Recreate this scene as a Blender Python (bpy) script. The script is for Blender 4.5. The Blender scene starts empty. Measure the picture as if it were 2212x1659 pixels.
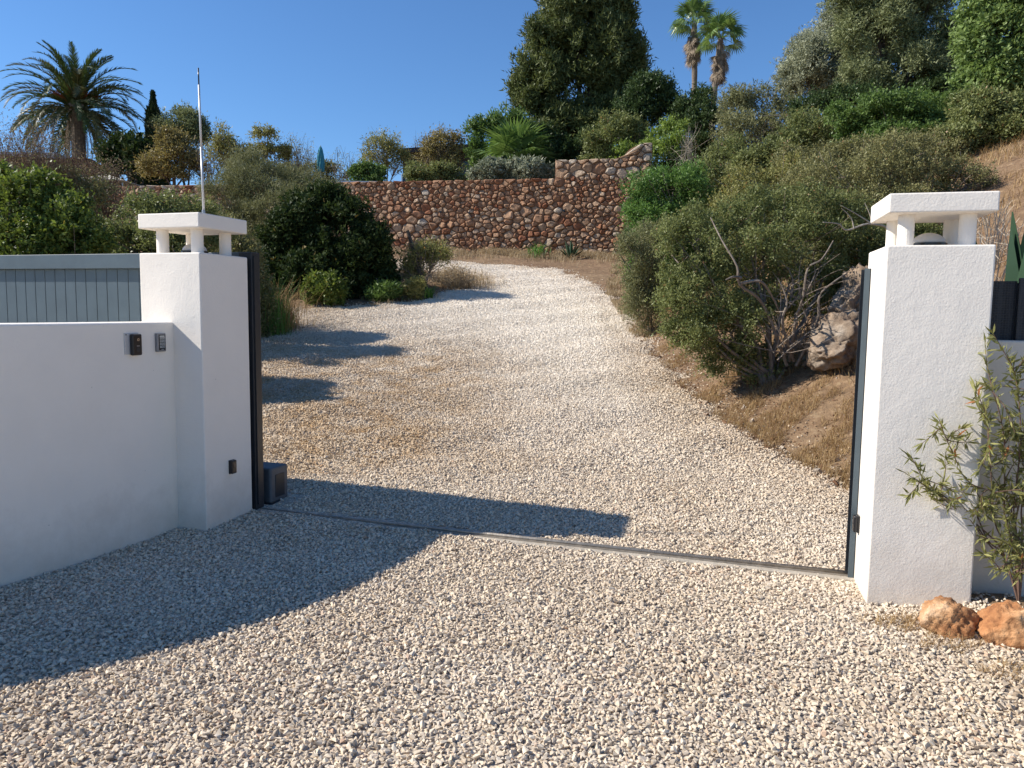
import bpy, bmesh, math
import numpy as np
from mathutils import Vector, Matrix

SC = bpy.context.scene
COL = SC.collection
R = math.radians

# ------------------------------------------------------------------ camera
CAMZ, F, PITCH, ROLL = 1.6, 1666.8, 0.096, 0.0124      # focal length for a 2212 px wide picture
_fw = Vector((0, math.cos(PITCH), -math.sin(PITCH)))
_up = Vector((0, math.sin(PITCH), math.cos(PITCH)))
_rt = Vector((1, 0, 0))
_r2 = math.cos(ROLL) * _rt + math.sin(ROLL) * _up
_u2 = -math.sin(ROLL) * _rt + math.cos(ROLL) * _up
cam = bpy.data.cameras.new('camera')
cam.sensor_width = 36
cam.lens = 36 * F / 2212
cam.clip_start, cam.clip_end = 0.05, 1500
cam_o = bpy.data.objects.new('camera', cam)
COL.objects.link(cam_o)
cam_o.matrix_world = Matrix(((_r2.x, _u2.x, -_fw.x, 0), (_r2.y, _u2.y, -_fw.y, 0), (_r2.z, _u2.z, -_fw.z, CAMZ), (0, 0, 0, 1)))
SC.camera = cam_o

# ------------------------------------------------------------------ sky, sun, exposure
SUN = Vector((-2.96, 0.045, 2.23)).normalized()
w = bpy.data.worlds.new('World')
SC.world = w
w.use_nodes = True
nt = w.node_tree
sky = nt.nodes.new('ShaderNodeTexSky')
sky.sky_type = 'NISHITA'
sky.sun_disc = False
sky.sun_elevation = math.asin(SUN.z)
sky.sun_rotation = math.atan2(SUN.x, SUN.y)
sky.altitude = 100
sky.air_density, sky.dust_density, sky.ozone_density = 1.0, 0.0, 8.5
hsv = nt.nodes.new('ShaderNodeHueSaturation')
hsv.inputs['Saturation'].default_value = 1.04
nt.links.new(sky.outputs[0], hsv.inputs['Color'])
nt.links.new(hsv.outputs[0], nt.nodes['Background'].inputs[0])
nt.nodes['Background'].inputs[1].default_value = 0.108
sl = bpy.data.lights.new('sun', 'SUN')
sl.energy, sl.angle, sl.color = 5.0, R(0.53), (1.0, 0.94, 0.845)
so = bpy.data.objects.new('sun', sl)
COL.objects.link(so)
so.rotation_euler = (-SUN).to_track_quat('-Z', 'Y').to_euler()
so.location = SUN * 60
vs = SC.view_settings
vs.view_transform, vs.look, vs.exposure, vs.gamma, vs.use_curve_mapping = 'Standard', 'None', 0.52, 1.0, False
SC.cycles.max_bounces = 6
SC.cycles.transparent_max_bounces = 8

# ------------------------------------------------------------------ helpers
def link(o, parent=None):
    COL.objects.link(o)
    if parent is not None:
        o.parent = parent
    return o

def tag(o, label=None, cat=None, group=None, kind=None):
    if label: o['label'] = label
    if cat: o['category'] = cat
    if group: o['group'] = group
    if kind: o['kind'] = kind
    return o

def thing(name, loc, label, cat, group=None):
    o = bpy.data.objects.new(name, None)
    o.empty_display_size = 0.1
    o.location = loc
    link(o)
    return tag(o, label, cat, group)

class MB:
    """Collects vertices, faces and a per-vertex tint for one mesh object."""
    def __init__(s): s.v, s.f, s.t, s.n = [], [], [], 0
    def add(s, v, f, tint=0.5):
        v = np.asarray(v, float)
        s.v.append(v)
        s.f += [tuple(int(i) + s.n for i in q) for q in f]
        s.t.append(np.full(len(v), tint, float) if np.isscalar(tint) else np.asarray(tint, float))
        s.n += len(v)
        return s
    def box(s, c, h, ex=(1, 0), tint=0.5):
        """centre c, half sizes h along (e, n, z); e is the unit xy direction"""
        e = np.array([ex[0], ex[1], 0.]); n = np.array([-ex[1], ex[0], 0.]); z = np.array([0, 0, 1.])
        v = [np.asarray(c, float) + a * h[0] * e + b * h[1] * n + g * h[2] * z for g in (-1, 1) for b in (-1, 1) for a in (-1, 1)]
        return s.add(v, [(0, 2, 3, 1), (4, 5, 7, 6), (0, 1, 5, 4), (2, 6, 7, 3), (0, 4, 6, 2), (1, 3, 7, 5)], tint)
    def tube(s, pts, rad, sides=6, cap=True, tint=0.5):
        pts = np.asarray(pts, float); k = len(pts)
        rad = np.full(k, rad, float) if np.isscalar(rad) else np.asarray(rad, float)
        V = []
        for i in range(k):
            d = pts[min(i + 1, k - 1)] - pts[max(i - 1, 0)]
            d /= (np.linalg.norm(d) + 1e-9)
            a = np.cross(d, [0, 0, 1.]) if abs(d[2]) < .9 else np.cross(d, [1., 0, 0])
            a /= np.linalg.norm(a); b = np.cross(d, a)
            for j in range(sides):
                an = 2 * math.pi * j / sides
                V.append(pts[i] + rad[i] * (math.cos(an) * a + math.sin(an) * b))
        Fc = [(i * sides + j, i * sides + (j + 1) % sides, (i + 1) * sides + (j + 1) % sides, (i + 1) * sides + j) for i in range(k - 1) for j in range(sides)]
        if cap:
            Fc += [tuple(range(sides))[::-1], tuple(range((k - 1) * sides, k * sides))]
        return s.add(V, Fc, tint)
    def build(s, name, mat, parent=None, origin=None, smooth=False, bevel=0, seg=2):
        V = np.concatenate(s.v)
        o0 = np.array(origin if origin is not None else (parent.location if parent is not None else (0, 0, 0)), float)
        if origin is None and parent is not None and parent.parent is not None:
            o0 = o0 + np.array(parent.parent.location)
        me = bpy.data.meshes.new(name)
        me.from_pydata((V - o0).tolist(), [], s.f)
        at = me.attributes.new('tint', 'FLOAT', 'POINT')
        at.data.foreach_set('value', np.concatenate(s.t).astype(np.float32))
        if smooth: me.polygons.foreach_set('use_smooth', [True] * len(me.polygons))
        me.materials.append(mat)
        me.update()
        o = link(bpy.data.objects.new(name, me), parent)
        if bevel:
            m = o.modifiers.new('bevel', 'BEVEL'); m.width = bevel; m.segments = seg; m.limit_method = 'ANGLE'; m.angle_limit = R(40)
        return o

def quads_mesh(name, V, mat, parent, tint, per=4):
    """V (N,per,3) array -> one mesh of N polygons, fast"""
    N = len(V)
    me = bpy.data.meshes.new(name)
    me.vertices.add(N * per); me.loops.add(N * per); me.polygons.add(N)
    o0 = np.array(parent.location) if parent is not None else np.zeros(3)
    me.vertices.foreach_set('co', (V.reshape(-1, 3) - o0).astype(np.float32).ravel())
    me.loops.foreach_set('vertex_index', np.arange(N * per, dtype=np.int32))
    me.polygons.foreach_set('loop_start', np.arange(0, N * per, per, dtype=np.int32))
    me.polygons.foreach_set('loop_total', np.full(N, per, np.int32))
    at = me.attributes.new('tint', 'FLOAT', 'POINT')
    at.data.foreach_set('value', np.repeat(tint, per).astype(np.float32))
    me.materials.append(mat)
    me.update(calc_edges=True)
    return link(bpy.data.objects.new(name, me), parent)

def nrm(a): return a / (np.linalg.norm(a, axis=-1, keepdims=True) + 1e-9)

def wob(p, fr, seed):
    """cheap smooth noise in -1..1 for (N,3) points"""
    r = np.random.default_rng(seed); o = np.zeros(len(p))
    for k in range(5):
        d = r.normal(size=3) * fr * (1 + .5 * k)
        o += np.sin(p @ d + r.uniform(0, 6.28)) / (1 + .4 * k)
    return o / 2.6

# ------------------------------------------------------------------ materials
def new_mat(name):
    m = bpy.data.materials.new(name); m.use_nodes = True
    t = m.node_tree
    return m, t.nodes, t.links, t.nodes['Principled BSDF']

def ramp(N, stops, interp='LINEAR'):
    r = N.new('ShaderNodeValToRGB'); cr = r.color_ramp; cr.interpolation = interp
    while len(cr.elements) < len(stops): cr.elements.new(0.5)
    for e, (p, c) in zip(cr.elements, stops):
        e.position = p; e.color = (*c, 1)
    return r

def noise(N, L, scale, detail=4, rough=.55, co=None):
    n = N.new('ShaderNodeTexNoise'); n.inputs['Scale'].default_value = scale
    n.inputs['Detail'].default_value = detail; n.inputs['Roughness'].default_value = rough
    if co is not None: L.new(co, n.inputs['Vector'])
    return n

def bump(N, L, b, src, strength, dist, prev=None):
    m = N.new('ShaderNodeBump'); m.inputs['Strength'].default_value = strength; m.inputs['Distance'].default_value = dist
    L.new(src, m.inputs['Height'])
    if prev is not None: L.new(prev.outputs[0], m.inputs['Normal'])
    L.new(m.outputs[0], b.inputs['Normal'])
    return m

def wcoord(N):
    return N.new('ShaderNodeNewGeometry').outputs['Position']

def mixc(N, L, fac, a, b):
    m = N.new('ShaderNodeMix'); m.data_type = 'RGBA'
    for s, v in ((m.inputs[0], fac), (m.inputs[6], a), (m.inputs[7], b)):
        if hasattr(v, 'links'): L.new(v, s)
        elif isinstance(v, tuple): s.default_value = (*v, 1)
        else: s.default_value = v
    return m.outputs[2]

def mrange(N, L, src, a, b, c=0., d=1.):
    m = N.new('ShaderNodeMapRange')
    L.new(src, m.inputs[0])
    for i, v in enumerate((a, b, c, d)): m.inputs[i + 1].default_value = v
    return m.outputs[0]

def simple(name, col, rough=.6, metal=0., var=.12, scale=20, bmp=.0, bscale=80):
    m, N, L, b = new_mat(name)
    co = wcoord(N)
    n = noise(N, L, scale, 5, .6, co)
    lo = tuple(c * (1 - var) for c in col); hi = tuple(min(1, c * (1 + var)) for c in col)
    r = ramp(N, [(.3, lo), (.7, hi)]); L.new(n.outputs[0], r.inputs[0]); L.new(r.outputs[0], b.inputs['Base Color'])
    b.inputs['Roughness'].default_value = rough; b.inputs['Metallic'].default_value = metal
    if bmp:
        n2 = noise(N, L, bscale, 4, .6, co); bump(N, L, b, n2.outputs[0], bmp, .01)
    return m

def plaster(name, col=(.86, .795, .705), z0=0.):
    m, N, L, b = new_mat(name)
    co = wcoord(N)
    big = noise(N, L, 1.7, 5, .6, co)
    r = ramp(N, [(.35, tuple(c * .95 for c in col)), (.65, col)]); L.new(big.outputs[0], r.inputs[0])
    sep = N.new('ShaderNodeSeparateXYZ'); L.new(co, sep.inputs[0])
    st = noise(N, L, 5, 6, .7, co)
    ad = N.new('ShaderNodeMath'); ad.operation = 'MULTIPLY_ADD'; L.new(st.outputs[0], ad.inputs[0]); ad.inputs[1].default_value = -.75; L.new(sep.outputs[2], ad.inputs[2])
    dirt = mrange(N, L, ad.outputs[0], -.42 + z0, .06 + z0, .55, 0.)
    c1 = mixc(N, L, dirt, r.outputs[0], (.50, .42, .33))
    sp = N.new('ShaderNodeTexVoronoi'); sp.inputs['Scale'].default_value = 6.5; L.new(co, sp.inputs['Vector'])
    spk = mrange(N, L, sp.outputs['Distance'], .018, .026, .55, 0.)
    c2 = mixc(N, L, spk, c1, (.22, .2, .18))
    L.new(c2, b.inputs['Base Color'])
    b.inputs['Roughness'].default_value = .78
    f1 = noise(N, L, 95, 3, .55, co); f2 = noise(N, L, 22, 4, .55, co); f3 = noise(N, L, 4, 2, .5, co)
    p = bump(N, L, b, f3.outputs[0], .16, .03)
    p = bump(N, L, b, f2.outputs[0], .15, .008, p)
    v = N.new('ShaderNodeTexVoronoi'); v.inputs['Scale'].default_value = 26; v.feature = 'SMOOTH_F1'; L.new(co, v.inputs['Vector'])
    pits = mrange(N, L, v.outputs['Distance'], .05, .28, 1., 0.)
    p = bump(N, L, b, pits, .11, .004, p)
    bump(N, L, b, f1.outputs[0], .42, .0035, p)
    return m

def foliage(name, dark, light, odd=None, trans=.28, rough=.45, oddpos=.93, spec=.2):
    """leaf colour runs dark..light over the per-leaf tint; a few leaves take the odd colour"""
    m, N, L, b = new_mat(name)
    a = N.new('ShaderNodeAttribute'); a.attribute_name = 'tint'
    st = [(0., dark), (.85, light)]
    if odd: st += [(oddpos, light), (min(1, oddpos + .03), odd)]
    r = ramp(N, st); L.new(a.outputs['Fac'], r.inputs[0])
    L.new(r.outputs[0], b.inputs['Base Color'])
    b.inputs['Roughness'].default_value = rough
    b.inputs['Specular IOR Level'].default_value = spec
    tr = N.new('ShaderNodeBsdfTranslucent')
    hs = N.new('ShaderNodeHueSaturation'); hs.inputs['Value'].default_value = 1.35; hs.inputs['Saturation'].default_value = 1.1
    L.new(r.outputs[0], hs.inputs['Color']); L.new(hs.outputs[0], tr.inputs[0])
    mx = N.new('ShaderNodeMixShader'); mx.inputs[0].default_value = trans
    L.new(b.outputs[0], mx.inputs[1]); L.new(tr.outputs[0], mx.inputs[2])
    L.new(mx.outputs[0], N['Material Output'].inputs[0])
    return m

def bark(name, a, bcol, scale=14):
    m, N, L, b = new_mat(name)
    co = wcoord(N)
    n = noise(N, L, scale, 6, .65, co)
    r = ramp(N, [(.3, a), (.7, bcol)]); L.new(n.outputs[0], r.inputs[0]); L.new(r.outputs[0], b.inputs['Base Color'])
    b.inputs['Roughness'].default_value = .85
    bump(N, L, b, n.outputs[0], .6, .02)
    return m

def rock_mat(name, cols, scale=9, per_obj=True):
    m, N, L, b = new_mat(name)
    co = wcoord(N)
    if per_obj:
        a = N.new('ShaderNodeAttribute'); a.attribute_name = 'tint'
        r = ramp(N, [(i / (len(cols) - 1), c) for i, c in enumerate(cols)]); L.new(a.outputs['Fac'], r.inputs[0])
        base = r.outputs[0]
    else:
        n0 = noise(N, L, scale * .5, 5, .65, co)
        r = ramp(N, [(.25 + .5 * i / (len(cols) - 1), c) for i, c in enumerate(cols)]); L.new(n0.outputs[0], r.inputs[0]); base = r.outputs[0]
    n = noise(N, L, scale, 7, .68, co)
    f = mrange(N, L, n.outputs[0], .3, .72, .5, 1.35)
    mm = N.new('ShaderNodeMix'); mm.data_type = 'RGBA'; mm.blend_type = 'MULTIPLY'; mm.inputs[0].default_value = 1
    L.new(base, mm.inputs[6]); cb = N.new('ShaderNodeCombineColor'); [L.new(f, cb.inputs[i]) for i in range(3)]; L.new(cb.outputs[0], mm.inputs[7])
    L.new(mm.outputs[2], b.inputs['Base Color'])
    b.inputs['Roughness'].default_value = .88
    p = bump(N, L, b, n.outputs[0], .8, .04)
    n2 = noise(N, L, scale * 6, 4, .6, co); bump(N, L, b, n2.outputs[0], .5, .008, p)
    return m

M = {}
M['plaster'] = plaster('white_render')
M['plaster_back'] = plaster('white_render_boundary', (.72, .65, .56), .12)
M['teal'] = simple('gate_paint', (.075, .105, .125), .42, 0, .1, 6)
M['dark_metal'] = simple('dark_gate_metal', (.018, .022, .028), .4, 0, .15, 10)
M['black'] = simple('black_plastic', (.012, .012, .014), .3, 0, .1, 30)
M['steel'] = simple('brushed_steel', (.34, .34, .35), .38, .8, .12, 60)
M['grey_metal'] = simple('grey_cast_metal', (.25, .25, .26), .4, .5, .1, 60)
M['plate'] = simple('pale_plate', (.52, .52, .52), .4, .2, .05, 60)
M['key'] = simple('key_metal', (.42, .44, .45), .35, .6, .1, 60)
M['ink'] = simple('black_ink', (.02, .02, .02), .6)
M['motor'] = simple('motor_cover_grey', (.09, .10, .11), .5, 0, .1, 30)
M['rail'] = simple('galvanised_rail', (.33, .29, .24), .5, .55, .25, 25, .2)
M['concrete'] = simple('concrete_strip', (.40, .35, .28), .9, 0, .25, 14, .5, 60)
M['frost'] = simple('frosted_dome', (.62, .58, .52), .3, 0, .04, 20)
M['mast'] = simple('white_mast', (.60, .60, .60), .4, .2, .05, 40)
M['lens'] = simple('camera_lens', (.02, .02, .03), .1)
M['chrome'] = simple('chrome_ring', (.7, .7, .7), .2, .9, .05)
M['parasol'] = simple('teal_canvas', (.05, .27, .33), .8, 0, .15, 8)
M['canvas'] = simple('cream_canvas', (.62, .58, .50), .85, 0, .06, 6)
M['house'] = simple('house_render', (.62, .62, .63), .85, 0, .05, 2)
M['roof'] = simple('terracotta', (.22, .085, .05), .85, 0, .3, 9)
M['brown_wood'] = simple('dark_brown_timber', (.06, .032, .025), .7, 0, .25, 9)
M['glass'] = simple('dark_glass', (.02, .03, .04), .08)
M['pipe'] = simple('pale_steel_post', (.5, .5, .5), .4, .5, .05)
M['mortar'] = simple('wall_earth_mortar', (.27, .155, .092), .95, 0, .35, 6, .8, 40)
M['stone'] = rock_mat('rubble_stone', [(.29, .11, .05), (.33, .145, .07), (.35, .18, .095), (.39, .22, .125), (.44, .275, .165), (.50, .34, .22), (.45, .36, .27), (.60, .49, .37)], 9)
M['boulder'] = rock_mat('orange_boulder', [(.36, .13, .045), (.46, .20, .075), (.52, .29, .14), (.60, .44, .29)], 9, False)
M['outcrop'] = rock_mat('grey_outcrop', [(.20, .115, .065), (.26, .19, .13), (.36, .31, .25)], 7, False)
M['clod'] = rock_mat('earth_clods', [(.16, .075, .035), (.25, .13, .065), (.36, .24, .14), (.5, .42, .33)], 20)

# net: woven black mesh
m, N, L, b = new_mat('black_net')
co = wcoord(N)
v = N.new('ShaderNodeTexVoronoi'); v.inputs['Scale'].default_value = 75; v.inputs['Randomness'].default_value = .15; L.new(co, v.inputs['Vector'])
r = ramp(N, [(.25, (.006, .006, .007)), (.6, (.03, .032, .036))]); L.new(v.outputs['Distance'], r.inputs[0]); L.new(r.outputs[0], b.inputs['Base Color'])
b.inputs['Roughness'].default_value = .6; bump(N, L, b, v.outputs['Distance'], .8, .004)
M['net'] = m

# earth
m, N, L, b = new_mat('dry_earth')
co = wcoord(N)
n1 = noise(N, L, .7, 6, .6, co); n2 = noise(N, L, 9, 8, .7, co); n3 = noise(N, L, 60, 4, .6, co)
r1 = ramp(N, [(.32, (.15, .082, .042)), (.5, (.22, .135, .070)), (.68, (.31, .215, .12))]); L.new(n1.outputs[0], r1.inputs[0])
r2 = ramp(N, [(.34, (.10, .060, .034)), (.52, (.23, .14, .075)), (.70, (.42, .31, .19))]); L.new(n2.outputs[0], r2.inputs[0])
c = mixc(N, L, .62, r1.outputs[0], r2.outputs[0])
fl = mrange(N, L, n3.outputs[0], .66, .74)
c = mixc(N, L, fl, c, (.42, .36, .28))
L.new(c, b.inputs['Base Color']); b.inputs['Roughness'].default_value = .95
p = bump(N, L, b, n2.outputs[0], .9, .05); bump(N, L, b, n3.outputs[0], .7, .012, p)
M['earth'] = m

# gravel bed under and beyond the loose stones
GRAV = [(.0, (0.170, 0.125, 0.090)), (.08, (0.340, 0.270, 0.197)), (.24, (0.510, 0.410, 0.295)), (.50, (0.640, 0.521, 0.376)), (.80, (0.720, 0.598, 0.448)), (.93, (0.500, 0.444, 0.367)), (.975, (0.460, 0.280, 0.170)), (1., (0.790, 0.695, 0.555))]
m, N, L, b = new_mat('gravel_bed')
co = wcoord(N)
cam_d = N.new('ShaderNodeTexVoronoi'); cam_d.inputs['Scale'].default_value = 48; L.new(co, cam_d.inputs['Vector'])
sepc = N.new('ShaderNodeSeparateColor'); L.new(cam_d.outputs['Color'], sepc.inputs[0])
r = ramp(N, GRAV); L.new(sepc.outputs[0], r.inputs[0])
edge = mrange(N, L, cam_d.outputs['Distance'], .30, .62, 0., .5)  # cell borders darkened in the colour to read as shadow between stones
c = mixc(N, L, edge, r.outputs[0], (.22, .18, .14))
big = noise(N, L, .55, 5, .6, co); bm = mrange(N, L, big.outputs[0], .38, .66, 0., .45)
c = mixc(N, L, bm, c, (.70, .61, .49))
at = N.new('ShaderNodeAttribute'); at.attribute_name = 'straw'
sn = noise(N, L, 2.3, 7, .7, co); sm = mrange(N, L, sn.outputs[0], .42, .62)
mu = N.new('ShaderNodeMath'); mu.operation = 'MULTIPLY'; L.new(at.outputs['Fac'], mu.inputs[0]); L.new(sm, mu.inputs[1])
ap_ = N.new('ShaderNodeAttribute'); ap_.attribute_name = 'pale'; c = mixc(N, L, ap_.outputs['Fac'], c, (.80, .725, .62))
c = mixc(N, L, mu.outputs[0], c, (.42, .27, .13))
L.new(c, b.inputs['Base Color']); b.inputs['Roughness'].default_value = .9
inv = mrange(N, L, cam_d.outputs['Distance'], 0., .7, 1., 0.)
p = bump(N, L, b, inv, .8, .014); sn2 = noise(N, L, 3, 4, .6, co); bump(N, L, b, sn2.outputs[0], .5, .05, p)
M['gravel_bed'] = m

m, N, L, b = new_mat('gravel_stone')
oi = N.new('ShaderNodeObjectInfo')
r = ramp(N, GRAV); L.new(oi.outputs['Random'], r.inputs[0])
n = noise(N, L, 90, 4, .6, wcoord(N)); f = mrange(N, L, n.outputs[0], .3, .7, .86, 1.1)
gp_ = wcoord(N); bn = noise(N, L, .6, 4, .6, gp_); bf = mrange(N, L, bn.outputs[0], .36, .66, 0., .5)
ia = N.new('ShaderNodeAttribute'); ia.attribute_type = 'INSTANCER'; ia.attribute_name = 'straw'
sn_ = noise(N, L, 2.3, 6, .7, gp_); sm_ = mrange(N, L, sn_.outputs[0], .40, .62, .12, .75)
mu_ = N.new('ShaderNodeMath'); mu_.operation = 'MULTIPLY'; L.new(ia.outputs['Fac'], mu_.inputs[0]); L.new(sm_, mu_.inputs[1])
bn2 = noise(N, L, .33, 3, .55, gp_); bf2 = mrange(N, L, bn2.outputs[0], .45, .68, 0., .38)
gc = mixc(N, L, bf, r.outputs[0], (.72, .63, .51)); gc = mixc(N, L, bf2, gc, (.44, .34, .23)); ib = N.new('ShaderNodeAttribute'); ib.attribute_type = 'INSTANCER'; ib.attribute_name = 'pale'; gc = mixc(N, L, ib.outputs['Fac'], gc, (.84, .765, .655)); gc = mixc(N, L, mu_.outputs[0], gc, (.46, .31, .16))
hs = N.new('ShaderNodeHueSaturation'); L.new(gc, hs.inputs['Color']); L.new(f, hs.inputs['Value']); L.new(hs.outputs[0], b.inputs['Base Color'])
b.inputs['Roughness'].default_value = .85
M['gravel_stone'] = m

M['straw'] = foliage('dry_straw', (0.242, 0.143, 0.066), (0.462, 0.330, 0.165), None, .2, .7, spec=.15)
M['straw_pale'] = foliage('pale_straw', (0.286, 0.209, 0.121), (0.506, 0.407, 0.264), None, .2, .7, spec=.15)
M['twig'] = bark('grey_twig', (.13, .095, .07), (.30, .25, .20))
M['twig_pale'] = bark('pale_dead_twig', (.32, .26, .19), (.52, .45, .36))
M['twig_brown'] = bark('brown_twig', (.10, .055, .04), (.20, .12, .085))
M['bark_dark'] = bark('dark_bark', (.035, .025, .02), (.10, .075, .055))
M['palm_trunk'] = bark('palm_bark', (.085, .065, .05), (.24, .19, .145), 9)

M['lentisk'] = foliage('lentisk_leaf', (.088, .112, .038), (.270, .290, .112), (.30, .18, .09), .3)
M['lentisk_b'] = foliage('lentisk_olive_leaf', (.110, .112, .046), (.310, .295, .130), (.34, .22, .11), .28)
M['lentisk_green'] = foliage('bright_shrub_leaf', (0.060, 0.123, 0.030), (0.173, 0.277, 0.075), None, .32)
M['carob'] = foliage('carob_leaf', (0.016, 0.030, 0.011), (0.057, 0.081, 0.023), (0.161, 0.115, 0.034), .2, .6, .95, .12)
M['citrus'] = foliage('glossy_green_leaf', (.030, .050, .012), (0.225, 0.285, 0.060), (0.360, 0.300, 0.075), .3, .5, .94, .25)
M['holm'] = foliage('dark_evergreen_leaf', (0.026, 0.049, 0.018), (0.086, 0.124, 0.042), None, .2)
M['pine'] = foliage('pine_needle', (.034, .058, .022), (.175, .195, .066), None, .22, .55)
M['midgreen'] = foliage('mid_green_leaf', (0.068, 0.120, 0.033), (0.165, 0.240, 0.068), None, .3)
M['lime'] = foliage('light_green_leaf', (0.112, 0.173, 0.036), (0.255, 0.330, 0.083), None, .32)
M['olive'] = foliage('olive_leaf', (0.158, 0.173, 0.105), (0.405, 0.420, 0.285), None, .25, .5)
M['olive_g'] = foliage('olive_green_leaf', (0.108, 0.129, 0.054), (0.277, 0.300, 0.143), None, .25, .5)
M['bay'] = foliage('bright_tree_leaf', (0.090, 0.143, 0.039), (0.255, 0.338, 0.112), None, .32, .5, spec=.25)
M['feather'] = foliage('feathery_grey_leaf', (0.128, 0.135, 0.060), (0.247, 0.247, 0.120), None, .28, .6)
M['golden'] = foliage('golden_leaf', (.150, .128, .048), (.310, .255, .100), (.36, .20, .07), .3, .5, .95)
M['yellowgreen'] = foliage('yellow_green_leaf', (0.158, 0.165, 0.053), (0.360, 0.338, 0.128), (0.450, 0.270, 0.105), .3, .5, .94)
M['brownleaf'] = foliage('brown_autumn_leaf', (.11, .078, .045), (.27, .20, .125), (.18, .19, .06), .25, .6, .8)
M['silver'] = foliage('silver_hedge_leaf', (0.072, 0.098, 0.044), (0.429, 0.442, 0.325), None, .2, .5)
M['cypress'] = foliage('cypress_scale', (0.014, 0.028, 0.011), (0.046, 0.069, 0.025), None, .12, .6)
M['frond'] = foliage('palm_frond', (.022, .042, .013), (.085, .115, .034), (.20, .16, .06), .18, .5, .96, .3)
M['frond_low'] = foliage('old_palm_frond', (.045, .052, .018), (.130, .125, .045), (.24, .15, .07), .18, .5, .94, .3)
M['frond_dead'] = foliage('dead_palm_frond', (0.13, 0.095, 0.06), (0.33, 0.26, 0.185), None, .1, .7)
M['date'] = foliage('orange_fruit_stalk', (0.308, 0.077, 0.033), (0.396, 0.143, 0.055), None, .1, .6)
M['fan'] = foliage('fan_palm_leaf', (0.053, 0.102, 0.027), (0.195, 0.285, 0.083), (0.450, 0.420, 0.150), .25, .4, .95, .5)
M['agave'] = foliage('agave_leaf', (0.022, 0.050, 0.028), (0.050, 0.094, 0.050), None, .08, .45)
M['willow'] = foliage('narrow_leaf', (.13, .135, .04), (.34, .33, .13), (.42, .17, .07), .35, .45, .96)
M['litter'] = foliage('leaf_litter', (.10, .055, .03), (.40, .32, .22), None, .1, .8, spec=.1)
M['weed'] = foliage('weed_leaf', (0.075, 0.165, 0.038), (0.165, 0.300, 0.075), None, .3)

# ================================================================== TERRAIN
def sstep(a, b, x):
    t = np.clip((x - a) / (b - a), 0, 1); return t * t * (3 - 2 * t)
_ty = np.linspace(-40, 140, 3601)
_tz = np.interp(_ty, [-40, 5.2, 7, 9, 12, 16, 20, 24, 27, 28.5, 140], [0, 0, .12, .36, .8, 1.5, 2.2, 2.95, 3.5, 3.6, 3.6])
_k = np.ones(31) / 31
_tz = np.convolve(np.pad(_tz, 15, mode='edge'), _k, 'valid')
def zb(y): return np.interp(y, _ty, _tz)
WX1, WY1, WSL = 4.62, 26.6, -0.18
def wall_y(x): return WY1 + WSL * (np.asarray(x, float) - WX1)
TERR = 6.02
_rx = ([-40, 6.0, 7, 9, 12, 16, 19, 23, 27, 140], [2.95, 2.95, 2.8, 2.45, 2.25, 2.33, 2.4, 3.0, 4.5, 4.5])
def ht(x, y):
    x = np.asarray(x, float); y = np.asarray(y, float)
    z = zb(y)
    s = np.maximum(x - np.interp(y, *_rx) - .15, 0)
    hill = np.where(s < 1.2, .42 * s, .504 + .68 * (s - 1.2))
    hill = 4.3 * np.tanh(hill / 4.3) + .06 * s
    z = z + hill * sstep(4.35, 5.1, y)
    # the island of shrubs between the yard and the upper bend stands a little proud
    z = z + .16 * np.exp(-(((x + 4.2) / 3.0) ** 2 + ((y - 19.4) / 2.0) ** 2))
    z = z + .11 * np.exp(-(((x - 2.65) / .38) ** 2 + ((y - 3.95) / .33) ** 2))
    # hillside meets the terrace right of the wall; the terrace lies behind the wall
    t = sstep(26.5, 31, y) * sstep(4.0, 5.2, x)
    z = np.where(x > 4.0, np.maximum(z, z * (1 - t) + TERR * t), z)
    beh = sstep(.14, .34, y - wall_y(x)) * (1 - sstep(4.35, 4.6, x))
    z = z * (1 - beh) + np.maximum(z, TERR) * beh
    b = .018 * (np.sin(2.1 * x + 1.3 * y) + np.sin(3.7 * y - 1.9 * x + 1)) + .01 * np.sin(7.3 * x + 2) * np.sin(6.1 * y)
    return z + b * sstep(5.6, 8, y)
def h1(x, y): return float(ht(x, y))

GP = np.array([(-9, -6), (9, -6), (9, 3.3), (3.2, 3.62), (2.75, 3.72), (2.5, 3.9), (2.45, 5.0), (2.95, 6.2), (2.8, 7), (2.45, 9), (2.28, 12), (2.36, 16), (2.3, 19), (1.9, 21.3),
               (1.06, 23.3), (-1.2, 24.5), (-4, 25.2), (-9, 25.9), (-9, 23.6), (-3, 22.8), (-1.4, 22.0), (-.83, 21), (-1.0, 19.6), (-1.8, 17.8), (-3, 16.7), (-4.6, 16.3), (-9, 16.2),
               (-9, 14.6), (-5.2, 14.2), (-4.6, 12.5), (-4.5, 9), (-4.0, 6.6), (-9, 6.4)], float)
def sdist(x, y):
    """signed distance to the gravelled area, positive inside"""
    P = np.stack([x, y], -1); best = np.full(P.shape[:-1], 1e9); ins = np.zeros(P.shape[:-1], bool)
    for i in range(len(GP)):
        a, b_ = GP[i], GP[(i + 1) % len(GP)]
        ab = b_ - a; t = np.clip(((P - a) @ ab) / (ab @ ab), 0, 1)
        best = np.minimum(best, np.linalg.norm(P - a - t[..., None] * ab, axis=-1))
        c = ((a[1] > P[..., 1]) != (b_[1] > P[..., 1])) & (P[..., 0] < (b_[0] - a[0]) * (P[..., 1] - a[1]) / (b_[1] - a[1] + 1e-12) + a[0])
        ins ^= c
    return np.where(ins, best, -best)
def enoise(x, y):
    p = np.stack([x, y, x * 0], -1).reshape(-1, 3)
    return (.6 * wob(p, 2.2, 5) + .4 * wob(p, 7.0, 6)).reshape(np.shape(x))
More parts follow.
